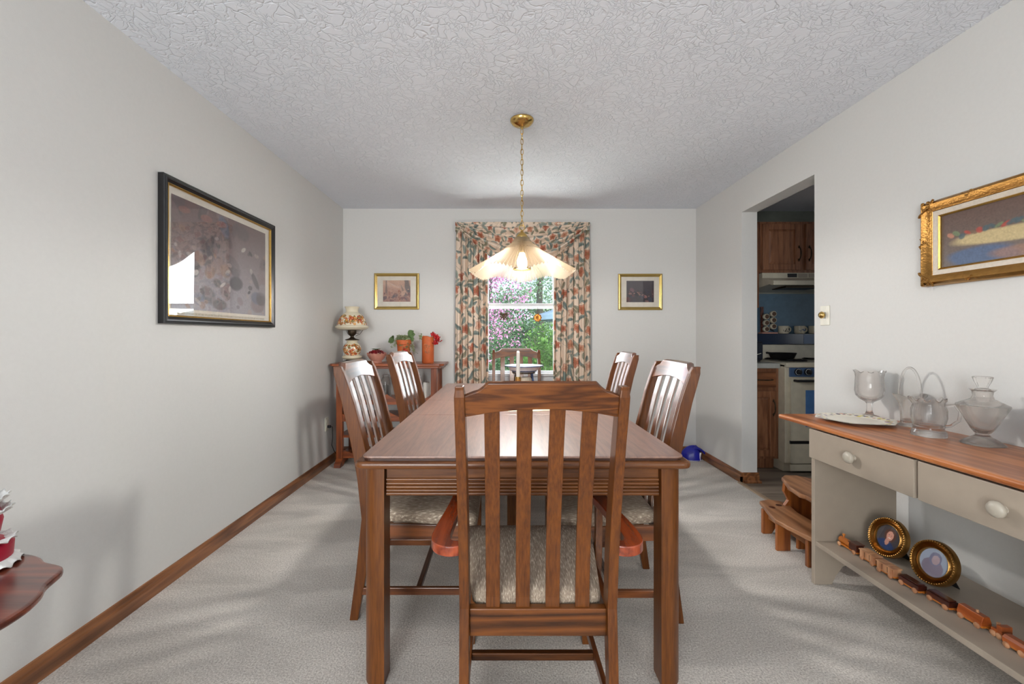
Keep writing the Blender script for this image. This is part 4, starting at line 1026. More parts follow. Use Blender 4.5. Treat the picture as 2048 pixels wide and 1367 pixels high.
    for _ in range(120):
        a = rg.random() * 6.283; r0 = rg.uniform(.112, .146); s = rg.uniform(.004, .010); seg = int(a / k) % 2
        d = np.hypot(P[..., 0] - r0 * math.cos(a), P[..., 1] - r0 * math.sin(a))
        col[d < s] = linA(rg.choice([(226, 206, 96), (236, 220, 140), (120, 104, 128), (146, 128, 150), (118, 130, 92), (96, 82, 92), (206, 150, 130)]))
    t = thing('plate', 'cream hexagonal plate with painted flower border on the sideboard', 'plate', (1.675, 2.02, TZ))
    link('body', grid(P, col, 'plate', closeu=True), M['painted'], t, smooth=True, ang=180)
    bot = []
    for (rs, zd) in ((.148, .0145), (.12, .009), (.09, .002), (.085, 0), (.02, 0)):
        kk = max(0, min(1, (rs - .09) / .05)); bot.append([(rs * (1 + (float(poly[i, 0]) - 1) * kk) * math.cos(float(th[i, 0])), rs * (1 + (float(poly[i, 0]) - 1) * kk) * math.sin(float(th[i, 0])), zd) for i in range(n)])
    MB().loft(bot, cap=False).go('underside', M['white'], t, smooth=True, ang=180)
glassware()
def oval_frame(label, loc, seed, person):
    t = thing('oval_frame', label, 'picture frame', loc, 0, 'gilt oval photo frames on the sideboard shelf')
    n_ = Vector((-.97, -.14, .27)).normalized()          # facing
    zax = (Vector((0, 0, 1)) - n_ * n_.z).normalized(); yv = -n_; xax = yv.cross(zax).normalized()
    R = Matrix((xax, yv, zax)).transposed().to_4x4()
    a_, b_ = .077, .084
    hgt = b_ * zax.z + .012
    R = Matrix.Translation((0, 0, hgt)) @ R @ Matrix.Rotation(.15, 4, 'Y')
    prof = [(1.0, .012), (1.0, -.004), (.985, -.010), (.95, -.013), (.91, -.010), (.89, -.011), (.86, -.005), (.77, .005), (.72, .003), (.69, -.007), (.655, -.008), (.63, -.004), (.62, .002), (.62, .012)]
    rings = [[(a_ * (f - (1 - f) * .0) * math.cos(2 * PI * k / 64), y, b_ * f * math.sin(2 * PI * k / 64)) for k in range(64)] for f, y in prof]
    MB().loft(rings, cap=False, closed=True, mtx=R).go('frame', M['goldpaint'], t, smooth=True, ang=60)
    m = MB()
    for k in range(54):
        q = 2 * PI * k / 54; m.sphere((a_ * .93 * math.cos(q), -.0135, b_ * .93 * math.sin(q)), .0036, 6, 4)
    m2 = MB(); m2.add(m.v, m.f, R); m2.go('bead_border', M['goldpaint'], t, smooth=True)
    nu, nv = 60, 24
    th = np.linspace(0, 2 * PI, nu, endpoint=False)[:, None]; rr = np.linspace(.001, .63, nv)[None]
    X = a_ * rr * np.cos(th); Z = b_ * rr * np.sin(th); col = np.ones((nu, nv, 3))
    if person:
        col[:] = linA((70, 66, 70))
        def el(cx, cz, rx, rz, c): col[((X - cx) / rx) ** 2 + ((Z - cz) / rz) ** 2 < 1] = linA(c)
        el(.004, .012, .023, .028, (92, 58, 48)); el(-.004, -.046, .040, .034, (44, 62, 104)); el(0, -.018, .008, .016, (196, 140, 122)); el(.004, .010, .014, .020, (214, 152, 132)); el(.005, .001, .006, .002, (238, 220, 214)); el(-.001, .013, .002, .0015, (70, 50, 50)); el(.009, .013, .002, .0015, (70, 50, 50))
    else:
        col[:] = linA((176, 186, 204))
        def el(cx, cz, rx, rz, c): col[((X - cx) / rx) ** 2 + ((Z - cz) / rz) ** 2 < 1] = linA(c)
        el(0, -.02, .036, .034, (150, 140, 156)); el(.0, .015, .020, .026, (140, 140, 166)); el(.002, .012, .013, .018, (196, 172, 178))
    P = np.stack([X, 0 * X + .0, Z], -1)
    flat = (np.array(R)[:3, :3] @ P.reshape(-1, 3).T).T + np.array(R)[:3, 3]
    link('photo', grid(flat.reshape(P.shape), col, 'photo', closeu=True), M['print'], t)
    MB().loft([[(a_ * .63 * math.cos(2 * PI * k / 48), y, b_ * .63 * math.sin(2 * PI * k / 48)) for k in range(48)] for y in (-.003, -.002)], mtx=R).go('glass', M['pane'], t)
    MB().loft([[(a_ * .97 * math.cos(2 * PI * k / 48), y, b_ * .97 * math.sin(2 * PI * k / 48)) for k in range(48)] for y in (.006, .012)], mtx=R).go('backing', M['iron'], t)
    back = R @ Vector((0, .012, .02)); foot = Vector((back.x, back.y, 0)) + Vector((-n_.x, -n_.y, 0)).normalized() * .06
    d = Vector((n_.y, -n_.x, 0)).normalized() * .018
    MB().loft([[back - d, back + d, back + d + Vector((0, 0, -.004)), back - d + Vector((0, 0, -.004))], [foot - d * 1.4, foot + d * 1.4, foot + d * 1.4 + Vector((.003, 0, 0)), foot - d * 1.4 + Vector((.003, 0, 0))]]).go('easel_leg', M['iron'], t)
oval_frame('gilt oval frame with portrait of a person in blue, farther one on the sideboard shelf', (1.675, 1.845, .2065), 1, True)
oval_frame('gilt oval frame with pale glaring photo, nearer one on the sideboard shelf', (1.665, 1.640, .2065), 2, False)
def train():
    z0 = .2062
    spec = [('toy_locomotive', 'honey-coloured wooden toy locomotive with dark cab leading the train', 1.575, 1.925, .115, 'loco'),
            ('toy_wagon', 'pale wooden toy carriage right behind the locomotive', 1.573, 1.815, .085, 'coach'),
            ('toy_wagon', 'pale wooden toy carriage with slots, second behind the locomotive', 1.565, 1.722, .085, 'coach'),
            ('toy_wagon', 'dark walnut wooden toy wagon, first of the two dark ones', 1.570, 1.628, .088, 'dark'),
            ('toy_wagon', 'dark walnut wooden toy wagon in front of the nearer oval frame', 1.582, 1.530, .088, 'dark'),
            ('toy_wagon', 'reddish wooden toy tank wagon with a pale peg on top', 1.590, 1.434, .085, 'peg'),
            ('toy_wagon', 'short reddish wooden toy tender after the peg wagon', 1.603, 1.365, .040, 'short'),
            ('toy_wagon', 'orange wooden toy wagon, next to last in the train', 1.582, 1.300, .072, 'flat'),
            ('toy_wagon', 'reddish wooden toy wagon, last in the train at the picture edge', 1.574, 1.215, .072, 'short')]
    for nm, lab, x, y, L, kind in spec:
        t = thing(nm, lab, 'toy train car', (x, y, z0), 0, 'wooden toy train on the sideboard shelf')
        h = L / 2 - .004; w_ = .017
        body = {'loco': M['maple'], 'coach': M['beech'], 'dark': M['walnut'], 'peg': M['cherrytoy'], 'short': M['cherrytoy'], 'flat': M['cherrytoy']}[kind]
        MB().box(-w_ + .002, w_ - .002, -h, h, .007, .0135).go('chassis', M['maple'], t, bev=.001)
        if kind == 'loco':
            MB().lathe([(.001, 0), (.013, 0), (.014, .004), (.014, .060), (.001, .060)], 20, mtx=Matrix.Translation((0, h - .002, .027)) @ Matrix.Rotation(PI / 2, 4, 'X')).go('boiler', body, t, smooth=True, ang=50)
            MB().box(-w_, w_, -h, -h + .040, .0135, .043).box(-w_ - .003, w_ + .003, -h - .003, -h + .043, .043, .047).go('cab', M['walnut'], t, bev=.001)
            MB().lathe([(.003, .038), (.003, .048), (.006, .050), (.006, .056), (.001, .057)], 14, c=(0, h - .018, 0)).go('funnel', M['maple'], t, smooth=True)
        elif kind == 'coach':
            m = MB().box(-w_ + .002, w_ - .002, -h, h, .0135, .040).box(-w_ - .002, w_ + .002, -h - .001, h + .001, .040, .044)
            for k in (-1, 0, 1):
                for s in (-1, 1): m.box(s * w_ - .0015, s * w_ + .0015, k * h * .62 - .009, k * h * .62 + .009, .0135, .040)
            m.go('body', body, t)
            mm = MB()
            for k in (-.5, .5):
                for s in (-1, 1): mm.box(s * (w_ - .002) - .0007, s * (w_ - .002) + .0007, k * h * .62 - .003, k * h * .62 + .003, .016, .038)
            mm.go('window_slots', M['walnut'], t)
        elif kind == 'dark':
            MB().box(-w_, w_, -h, h, .0135, .032).box(-w_ + .004, w_ - .004, -h + .003, h - .003, .032, .037).go('body', body, t, bev=.0015)
        elif kind == 'peg':
            MB().box(-w_, w_, -h, h, .0135, .024).prism([(-w_, .024), (w_, .024), (w_ * .6, .044), (-w_ * .6, .044)], 'y', -h, h).go('body', body, t, bev=.0015)
            MB().lathe([(.004, .043), (.004, .052), (.001, .053)], 12, c=(0, -h * .3, 0)).go('peg', M['beech'], t)
        elif kind == 'short':
            MB().box(-w_, w_, -h, h, .0135, .026).box(-w_, w_, -h, 0, .026, .042).go('body', body, t, bev=.0015)
            MB().tube([(0, h * .5, .02), (0, h * .5, .042)], .005, 10).go('peg', M['beech'], t)
        else:
            MB().prism([(-w_, .0135), (w_, .0135), (w_, .028), (w_ * .55, .036), (-w_ * .55, .036), (-w_, .028)], 'y', -h, h).go('body', body, t, bev=.001)
        for sx in (-1, 1):
            for sy in (-1, 1):
                MB().lathe([(.001, 0), (.0088, 0), (.0095, .001), (.0095, .005), (.006, .0062), (.004, .008), (.001, .008)], 18,
                           mtx=Matrix.Translation((sx * (w_ - .002), sy * (h - .013 if L > .05 else h - .008), .0096)) @ Matrix.Rotation(sx * PI / 2, 4, 'Y')).go('wheel', M['beech'], t, smooth=True, ang=50)
        MB().tube([(0, -h, .010), (0, -h - .007, .010)], .0015, 6).go('coupling', M['maple'], t)
train()

# ------------------------------------------------------------------ step stool, switch, blue bag
def stool():
    ox, oy = 1.68, 2.35
    t = thing('step_stool', 'rustic two-step wooden stool with live-edge treads beside the sideboard', 'step stool', (ox, oy, 0))
    T = Matrix.Translation((-ox, -oy, 0)); R = random.Random(4)
    def slab(front, back, z0, z1):
        pts = []
        for a, b_ in zip(front, front[1:]):
            for q in (0, .33, .66): pts.append((a[0] + (b_[0] - a[0]) * q + R.uniform(-.003, .003), a[1] + (b_[1] - a[1]) * q))
        pts.append(front[-1])
        for a, b_ in zip(back, back[1:]):
            for q in (0, .33, .66): pts.append((a[0] + (b_[0] - a[0]) * q, a[1] + (b_[1] - a[1]) * q))
        pts.append(back[-1])
        return MB().prism(pts, 'z', z0, z1, T)
    slab([(1.572, 2.60), (1.536, 2.477), (1.494, 2.335), (1.510, 2.25), (1.528, 2.18), (1.54, 2.12)], [(1.70, 2.12), (1.69, 2.35), (1.688, 2.43), (1.712, 2.53), (1.697, 2.60), (1.64, 2.625)], .145, .168).go('lower_tread', M['stool'], t, bev=.007, seg=3)
    slab([(1.645, 2.51), (1.60, 2.394), (1.577, 2.30), (1.568, 2.255), (1.585, 2.22), (1.592, 2.12)], [(1.87, 2.12), (1.87, 2.45), (1.80, 2.50), (1.76, 2.545), (1.69, 2.55)], .318, .342).go('upper_tread', M['stool'], t, bev=.007, seg=3)
    kn = MB()
    for (x, y) in ((1.585, 2.50), (1.645, 2.53)):
        kn.lathe([(.001, .1684), (.016, .1685), (.018, .1678)], 16, c=(x, y, 0), mtx=T)
    kn.go('knot', M['walnut'], t)
    for y in (2.535, 2.165):
        MB().prism([(1.548, 0), (1.60, 0), (1.62, .03), (1.80, .03), (1.815, 0), (1.865, 0), (1.865, .318), (1.68, .318), (1.672, .25), (1.70, .20), (1.66, .145), (1.548, .145)], 'y', y - .011, y + .011, T).go('side_board', M['stoolred'], t, bev=.003)
    MB().box(1.500, 1.575, 2.322, 2.340, 0, .145, T).go('front_leg', M['stoolred'], t, bev=.003)
    MB().box(1.578, 1.596, 2.176, 2.524, .088, .1445, T).go('lower_apron', M['stool'], t, bev=.002)
    MB().box(1.690, 1.706, 2.176, 2.524, .262, .3175, T).go('upper_apron', M['stool'], t, bev=.002)
    MB().box(1.83, 1.846, 2.176, 2.524, .12, .3175, T).go('back_board', M['stoolred'], t, bev=.002)
    MB().box(1.60, 1.83, 2.30, 2.318, .02, .144, T).go('cross_board', M['stoolred'], t, bev=.002)
stool()
def dimmer():
    t = thing('dimmer_switch', 'ivory wall plate with round brass dimmer knob beside the kitchen opening', 'switch', (XR - .0005, 2.53, 1.296), -PI / 2)
    MB().box(-.036, .036, -.006, 0, -.058, .058).go('plate', M['plastic'], t, bev=.003)
    MB().box(-.016, .016, -.0075, -.004, -.050, .050).go('insert', M['plastic'], t, bev=.001)
    MB().lathe([(.001, 0), (.010, 0), (.010, .008), (.019, .011), (.021, .018), (.016, .026), (.001, .030)], 28, mtx=Matrix.Translation((0, -.006, .003)) @ Matrix.Rotation(PI / 2, 4, 'X')).go('knob', M['brass'], t, smooth=True, ang=60)
dimmer()
def bluebag():
    nu, nv = 64, 40; u = np.linspace(0, 2 * PI, nu, endpoint=False)[:, None]; v = np.linspace(0, 1, nv)[None]
    r = np.sin(PI * np.clip(v, .0, 1) * .5 + .0) ** .6
    prof = np.cos(v * PI / 2) ** .75
    X = .085 * prof * np.cos(u) * (1 + .14 * np.cos(2 * u + 1) + .05 * np.sin(5 * u + 4 * v)); Y = .075 * prof * np.sin(u) * (1 + .06 * np.sin(4 * u))
    Z = .125 * np.sin(v * PI / 2) * (1 + .06 * np.sin(3 * u)) + 0 * u
    X = X + .05 * np.clip(v - .35, 0, 1) * 1.0
    t = thing('cloth_bag', 'crumpled royal blue cloth bag with white edging on the floor by the far right corner', 'bag', (1.80, 4.05, .002))
    link('body', grid(np.stack([X, Y, Z], -1), None, 'bag', closeu=True), M['blue'], t, smooth=True, ang=180)
    MB().tube([(.086 * math.cos(a) * (1 + .14 * math.cos(2 * a + 1)), .077 * math.sin(a), .004) for a in np.linspace(0, 2 * PI, 40, endpoint=False)], .003, 6, closed=True).go('edging', M['whitecloth'], t, smooth=True)
    fl = MB()
    rings = []
    for q in np.linspace(0, 1, 14):
        x = .01 + .105 * q; z = .118 - .055 * q ** 2.2; w_ = .042 * (1 - .35 * q ** 3); rings.append([(x, -.02 - w_ + .01 * q, z - .006), (x + .004, -.03, z + .010), (x, -.02 + w_, z - .006), (x - .002, -.03, z - .012)])
    fl.loft(rings).go('flap', M['blue'], t, smooth=True, ang=180)
    MB().tube([(.058, -.062, .004), (.052, -.064, .03), (.056, -.060, .055), (.062, -.054, .075)], [.003, .004, .006, .009], 6).go('tie', M['whitecloth'], t, smooth=True)
bluebag()

# ------------------------------------------------------------------ pedestal table with doll at the left edge
def pie_table():
    cx, cy, z = -1.262, .79, .62
    t = thing('pedestal_table', 'dark cherry pedestal table with scalloped top at the left edge', 'table', (cx, cy, 0))
    pts = []; n = 160
    for i in range(n):
        a = 2 * PI * i / n; s = ((a - math.atan2(.225, .205)) / (PI / 3)) % 1; s = min(s, 1 - s) * 2
        r = .290 + .008 * s + .020 * math.exp(-(s / .26) ** 2) - .004 * math.exp(-((s - .5) / .15) ** 2)
        pts.append((r * math.cos(a), r * math.sin(a)))
    MB().prism(pts, 'z', z - .018, z).go('top', M['cherry'], t, bev=.006, seg=3)
    MB().lathe([(.001, .15), (.045, .15), (.05, .18), (.03, .24), (.024, .34), (.036, .42), (.026, .5), (.05, .585), (.08, .602), (.001, .602)], 28).go('pedestal', M['cherry'], t, smooth=True)
    for k in range(3):
        a = k * 2 * PI / 3 + .5
        MB().tube([(.03 * math.cos(a), .03 * math.sin(a), .20), (.12 * math.cos(a), .12 * math.sin(a), .16), (.2 * math.cos(a), .2 * math.sin(a), .06), (.25 * math.cos(a), .25 * math.sin(a), .018)], [.03, .026, .02, .018], 10).go('leg', M['cherry'], t, smooth=True)
    d = thing('lace_doll', 'red satin doll ornament with white lace frills on the pedestal table', 'doll', (-1.262, 1.0, z))
    MB().lathe([(.001, .0), (.066, .002), (.074, .02), (.076, .05), (.058, .062), (.001, .064)], 36).go('lower_skirt', M['red'], d, smooth=True)
    MB().lathe([(.001, .064), (.040, .066), (.053, .08), (.058, .11), (.050, .145), (.03, .165), (.001, .175)], 36).go('bodice', M['red'], d, smooth=True)
    MB().lathe([(.001, .175), (.018, .178), (.026, .195), (.026, .212), (.014, .228), (.001, .232)], 24).go('bonnet', M['lace'], d, smooth=True)
    def ruffle(z, r0, r1, dz, nw, th):
        n = nw * 8; A = np.linspace(0, 2 * PI, n, endpoint=False)[:, None]; q = np.linspace(0, 1, 8)[None]
        r = r0 + (r1 - r0) * q + .003 * q * np.sin(nw * A); zz = z + dz * q + .004 * q * np.cos(nw * A)
        o = link('lace_frill', grid(np.stack([r * np.cos(A), r * np.sin(A), zz], -1), None, 'frill', closeu=True), M['lace'], d, smooth=True, ang=180)
        s = o.modifiers.new('thickness', 'SOLIDIFY'); s.thickness = .002
    ruffle(.018, .072, .088, -.014, 16, 0); ruffle(.058, .050, .080, .004, 14, 0); ruffle(.118, .050, .074, .02, 16, 0); ruffle(.145, .045, .068, .022, 14, 0)
pie_table()

# ------------------------------------------------------------------ kitchen
def panel_door(x0, x1, z0, z1, y, parent, T, hside=None, hz=None, m=None):
    b_ = MB(); fw = .055; w_ = x1 - x0
    fw = min(fw, w_ * .3)
    b_.box(x0, x0 + fw, y - .019, y, z0, z1, T).box(x1 - fw, x1, y - .019, y, z0, z1, T).box(x0 + fw, x1 - fw, y - .019, y, z0, z0 + fw, T).box(x0 + fw, x1 - fw, y - .019, y, z1 - fw, z1, T)
    d = b_.go('door', m or M['cab'], parent, bev=.003)
    a = [(x0 + fw, z0 + fw), (x1 - fw, z0 + fw), (x1 - fw, z1 - fw), (x0 + fw, z1 - fw)]; g = .022
    c = [(x0 + fw + g, z0 + fw + g), (x1 - fw - g, z0 + fw + g), (x1 - fw - g, z1 - fw - g), (x0 + fw + g, z1 - fw - g)]
    MB().loft([[(p[0], y - .006, p[1]) for p in a], [(p[0], y - .008, p[1]) for p in a], [(p[0], y - .016, p[1]) for p in c]], mtx=T).go('raised_panel', m or M['cab'], d)
    if hside is not None: pull((hside, y - .019, hz), d, T, True)
    return d
def pull(p, parent, T, vert):
    m = MB(); x, y, z = p; L = .052
    def P(s, o): return (x, y - o, z + s) if vert else (x + s, y - o, z)
    m.tube([P(-L, 0), P(-L, .014), P(-L * .5, .026), P(0, .028), P(L * .5, .026), P(L, .014), P(L, 0)], [.004, .005, .0045, .006, .0045, .005, .004], 8, mtx=T)
    for s in (-1, 1):
        for k in range(4):
            q = P(s * (L + .004 + .005 * k), .003); m.add(*(lambda mm: (mm.v, mm.f))(MB().sphere(q, .0085 - .0015 * k, 8, 5)), T)
    m.go('handle', M['bronze'], parent, smooth=True)
def kitchen():
    KY = 4.31
    # upper cabinets
    for (x0, x1, z0, doors, lab) in ((2.052, 2.405, 1.44, [(2.07, 2.39, None)], 'oak wall cabinet at the kitchen opening, lower than its neighbour'),
                                     (2.41, 3.19, 1.768, [(2.431, 2.787, 2.765), (2.832, 3.18, 2.862)], 'oak wall cabinet above the range hood with dark pulls')):
        t = thing('wall_cabinet', lab, 'cabinet', ((x0 + x1) / 2, 4.15, z0), 0, 'oak kitchen wall cabinets'); T = Matrix.Translation((-(x0 + x1) / 2, -4.15, -z0))
        MB().box(x0, x1, 3.985, KY - .002, z0, 2.246, T).go('body', M['cab'], t, bev=.002)
        for (a, b_, hx) in doors: panel_door(a, b_, z0 + .024, 2.223, 3.984, t, T, hx, 1.945)
    # base cabinet
    t = thing('base_cabinet', 'oak base cabinet with drawer and door left of the range', 'cabinet', (2.235, 4.0, 0)); T = Matrix.Translation((-2.235, -4.0, 0))
    MB().box(2.055, 2.418, 3.725, KY - .002, .10, .892, T).box(2.055, 2.418, 3.79, KY - .002, 0, .10, T).go('body', M['cab'], t, bev=.002)
    dr = MB().box(2.075, 2.388, 3.706, 3.724, .727, .862, T).go('drawer', M['cab_x'], t, bev=.005); pull((2.29, 3.706, .793), dr, T, False)
    panel_door(2.075, 2.388, .125, .695, 3.724, t, T, 2.362, .55)
    tg = MB().prism([(2.052, 0), (2.42, 0), (2.42, 1), (2.052, 1)], 'z', 0, 1)
    t = thing('countertop', 'light grey laminate countertop left of the range', 'countertop', (2.235, 4.0, .893))
    MB().box(-.183, .182, -.305, .308, 0, .045).box(-.183, .182, .29, .308, .045, .145).go('slab', M['counter'], t, bev=.006, seg=3)
    # range
    t = thing('kitchen_range', 'almond freestanding kitchen range with slate blue control panel', 'range', (2.80, 3.95, 0)); T = Matrix.Translation((-2.80, -3.95, 0))
    x0, x1, yf = 2.4215, 3.18, 3.635
    MB().box(x0, x1, yf + .01, 4.29, .085, .930, T).box(x0 + .02, x1 - .02, yf + .06, 4.25, 0, .085, T).go('body', M['cream'], t, bev=.004)
    MB().box(x0, x1, yf - .012, 4.29, .905, .949, T).go('cooktop', M['almond'], t, bev=.008, seg=3)
    MB().box(x0 + .035, x1, yf - .004, yf + .012, .826, .904, T).go('control_panel', M['bluepanel'], t, bev=.002)
    for x in (2.523, 2.608, 2.80, 2.99, 3.075):
        k = MB().lathe([(.001, 0), (.031, 0), (.031, .010), (.020, .013), (.019, .028), (.001, .030)], 28, mtx=T @ Matrix.Translation((x, yf - .004, .868)) @ Matrix.Rotation(PI / 2, 4, 'X')).go('knob', M['iron'], t, smooth=True, ang=40)
        MB().tube([(x + .024 * math.cos(a), yf - .0145, .868 + .024 * math.sin(a)) for a in np.linspace(0, 2 * PI, 24, endpoint=False)], .002, 6, closed=True, mtx=T).go('chrome_ring', M['enamel'], k)
    d = MB().box(x0 + .04, x1, yf - .010, yf + .012, .279, .815, T).go('oven_door', M['almond'], t, bev=.004)
    MB().box(2.585, 3.02, yf - .0125, yf - .009, .40, .713, T).go('oven_window', M['ovenreflection'], d, bev=.002)
    MB().tube([(x0 + .07, yf - .01, .795), (x0 + .07, yf - .045, .795), (x1 - .06, yf - .045, .795), (x1 - .06, yf - .01, .795)], .011, 8, mtx=T).go('handle', M['iron'], d)
    MB().box(x0 + .04, x1, yf - .008, yf + .012, .085, .252, T).go('storage_drawer', M['almond'], t, bev=.004)
    MB().box(x0 + .04, x1, yf - .002, yf + .012, .253, .278, T).go('shadow_gap', M['iron'], t)
    MB().box(x0 + .04, x1, yf - .005, yf + .012, .02, .078, T).go('kick_panel', M['almond'], t, bev=.003)
    MB().prism([(4.215, .949), (4.29, .949), (4.29, 1.09), (4.225, 1.09)], 'x', x0, x1, T).go('backguard', M['almond'], t, bev=.004)
    MB().box(x0, x1, 4.212, 4.29, 1.092, 1.198, T).go('clock_panel', M['navy'], t, bev=.003)
    MB().box(2.985, 3.10, 4.2095, 4.2125, 1.10, 1.19, T).go('clock_reflection', M['bluepanel'], t)  # blue patch paints a reflection onto the clock glass
    for (x, y) in ((2.62, 3.82), (2.98, 3.82), (2.98, 4.06), (2.62, 4.06)):
        m = MB().tube([(x + .095 * math.cos(a), y + .095 * math.sin(a), .958) for a in np.linspace(0, 2 * PI, 24, endpoint=False)], .006, 6, closed=True, mtx=T)
        for k in range(4):
            a = k * PI / 2 + .4; m.tube([(x + .02 * math.cos(a), y + .02 * math.sin(a), .962), (x + .1 * math.cos(a), y + .1 * math.sin(a), .962)], .005, 6, mtx=T)
        m.go('burner_grate', M['iron'], t)
    # hood
    t = thing('range_hood', 'almond range hood with vent slots above the range', 'range hood', (2.80, 4.05, 1.60)); T = Matrix.Translation((-2.80, -4.05, -1.60))
    MB().prism([(3.97, 1.765), (3.965, 1.715), (3.80, 1.672), (3.80, 1.632), (3.83, 1.632), (3.86, 1.645), (4.27, 1.612), (4.30, 1.60), (4.30, 1.765)], 'x', 2.425, 3.18, T).go('body', M['almond'], t, bev=.003)
    for k in range(5): MB().box(2.66 + .10 * k - (0), 2.745 + .10 * k, 3.962, 3.972, 1.722, 1.757, T).go('vent', M['iron'] if k == 0 else M['taupe'], t)
    MB().box(2.6, 2.92, 3.90, 4.10, 1.618, 1.634, T).go('filter', M['bronze'], t)
    # splash
    tag(MB().box(2.421, 3.185, 4.300, 4.3095, .90, 1.765).go('backsplash', M['bluesplash'], None), 'plain blue backsplash panel behind the range', 'backsplash')
    # toaster
    t = thing('toaster', 'dark toaster standing on the grey countertop', 'toaster', (2.27, 4.02, .939))
    MB().loft([[(x, y, z) for (y, z) in rrect(-.13, .13, .012, .185, .03)] for x in (-.115, .112)]).go('body', M['navyplastic'], t, smooth=True, ang=40)
    MB().box(-.10, .10, -.11, .11, 0, .014).go('base', M['iron'], t)
    MB().box(-.05, -.02, -.09, .09, .183, .187).box(.02, .05, -.09, .09, .183, .187).go('slots', M['iron'], t)
    MB().box(.111, .128, -.02, .02, .09, .105).go('lever', M['plastic'], t, bev=.003)
    m = MB()
    for k in range(4): m.sphere((.045, -.132, .10 + .017 * k), .005, 8, 5)
    m.tube([(.055, -.132, .065), (.095, -.134, .078)], .0035, 6); m.go('controls', M['plastic'], t)
    # skillet
    t = thing('skillet', 'black iron skillet on the range cooktop', 'pan', (2.60, 3.95, .965))
    MB().lathe([(.001, .004), (.085, .0), (.092, .004), (.112, .05), (.116, .052), (.112, .055), (.090, .010), (.001, .008)], 40).go('body', M['iron'], t, smooth=True, ang=60)
    MB().tube([(-.10, -.03, .045), (-.15, -.06, .055), (-.2, -.09, .058)], [.009, .007, .01], 8).go('handle', M['iron'], t, smooth=True)
    # mugs
    def mug(x, lab):
        t = thing('mug', lab, 'mug', (x, 4.25, 1.198), 0, 'cream mugs on top of the range back')
        MB().lathe([(.001, 0), (.038, 0), (.044, .006), (.047, .02), (.047, .075), (.0455, .078), (.044, .075), (.044, .01), (.001, .008)], 32).go('body', M['cream'], t, smooth=True, ang=50)
        MB().tube([(.044, 0, .062), (.060, 0, .066), (.072, 0, .052), (.070, 0, .030), (.058, 0, .018), (.045, 0, .018)], .0055, 8).go('handle', M['cream'], t, smooth=True)
        m = MB(); R = random.Random(int(x * 100))
        for k in range(12):
            a = -PI / 2 + R.uniform(-.6, .6); m.sphere((.0465 * math.cos(a), .0465 * math.sin(a), R.uniform(.02, .05)), R.uniform(.004, .008), 6, 4, (1, .4, .6))
        m.go('motif', M['bluepanel'] if x > 2.9 else M['bronze'], t)
    mug(2.81, 'cream mug with brown motif, leftmost of the mugs above the range'); mug(2.972, 'cream mug with blue landscape motif, middle of the mugs above the range'); mug(3.115, 'cream mug cut by the opening edge, rightmost above the range')
    # cup rack
    t = thing('spice_rack', 'small wooden rack with zigzag tiers on top of the range back', 'rack', (2.655, 4.25, 1.1985))
    MB().box(-.078, .078, -.035, .035, 0, .014).go('base', M['pinkbowl'], t, bev=.002)
    MB().box(-.062, -.032, .018, .032, .014, .27).go('back_post', M['walnut'], t, bev=.002)
    for k in range(3):
        m = MB(); z = .035 + .062 * k
        m.tube([(-.055, -.01, z + .038), (-.01, -.012, z + .02), (.055, -.01, z - .012)], .004, 6).tube([(-.055, -.01, z - .012), (.0, -.012, z + .004), (.055, -.01, z + .038)], .004, 6)
        m.go('tier', M['iron'], t)
    for k in range(6):
        x = -.036 if k % 2 == 0 else .034; z = .038 + .031 * k + (.004 if k % 2 == 0 else 0)
        c = MB().lathe([(.001, 0), (.026, 0), (.029, .006), (.029, .030), (.024, .036), (.001, .034)], 20, mtx=Matrix.Translation((x, -.008, z + .003)) @ Matrix.Rotation(PI / 2, 4, 'X')).go('spice_pot', M['cream'], t, smooth=True, ang=50)
        MB().lathe([(.001, .036), (.021, .0362), (.020, .038), (.001, .038)], 18, mtx=Matrix.Translation((x, -.008, z + .003)) @ Matrix.Rotation(PI / 2, 4, 'X')).go('brown_centre', M['dried'], c)
kitchen()

# ------------------------------------------------------------------ window ornaments
def ornaments():
    t = thing('leaf_medallion', 'amber metal leaf ornament hanging in the window on the right', 'ornament', (.345, 4.17, 1.355), 0, 'ornaments hanging in the window')
    m = MB()
    for k in range(9):
        a = 2 * PI * k / 9; leafmesh(m, (0, 0, 0), .044, .013, (PI / 2, a, 0))
    m.go('leaf_cluster', M['amber'], t)
    MB().tube([(.034 * math.cos(a), 0, .034 * math.sin(a)) for a in np.linspace(0, 2 * PI, 20, endpoint=False)], .0025, 6, closed=True).go('ring', M['dried'], t)
    MB().tube([(0, 0, .034), (0, .0, .099), (0, .074, .100)], .0012, 4).go('string', M['dried'], t)
    t = thing('twig_ornament', 'dark gilt twisted twig ornament hanging in the window on the left', 'ornament', (.015, 4.17, 1.375), 0, 'ornaments hanging in the window')
    R = random.Random(9); m = MB()
    for k in range(16):
        p = [(R.uniform(-.045, .04), R.uniform(-.008, .008), R.uniform(-.045, .04)) for _ in range(3)]
        m.tube(p, .0035, 5)
    for k in range(16): q = R.uniform(-1, 1); m.sphere((.04 * q, 0, .03 * q + R.uniform(-.018, .018)), .0065, 6, 4)
    m.go('twigs', M['dried'], t); MB().tube([(0, 0, .03), (0, 0, .079), (0, .074, .080)], .0012, 4).go('string', M['dried'], t)
ornaments()

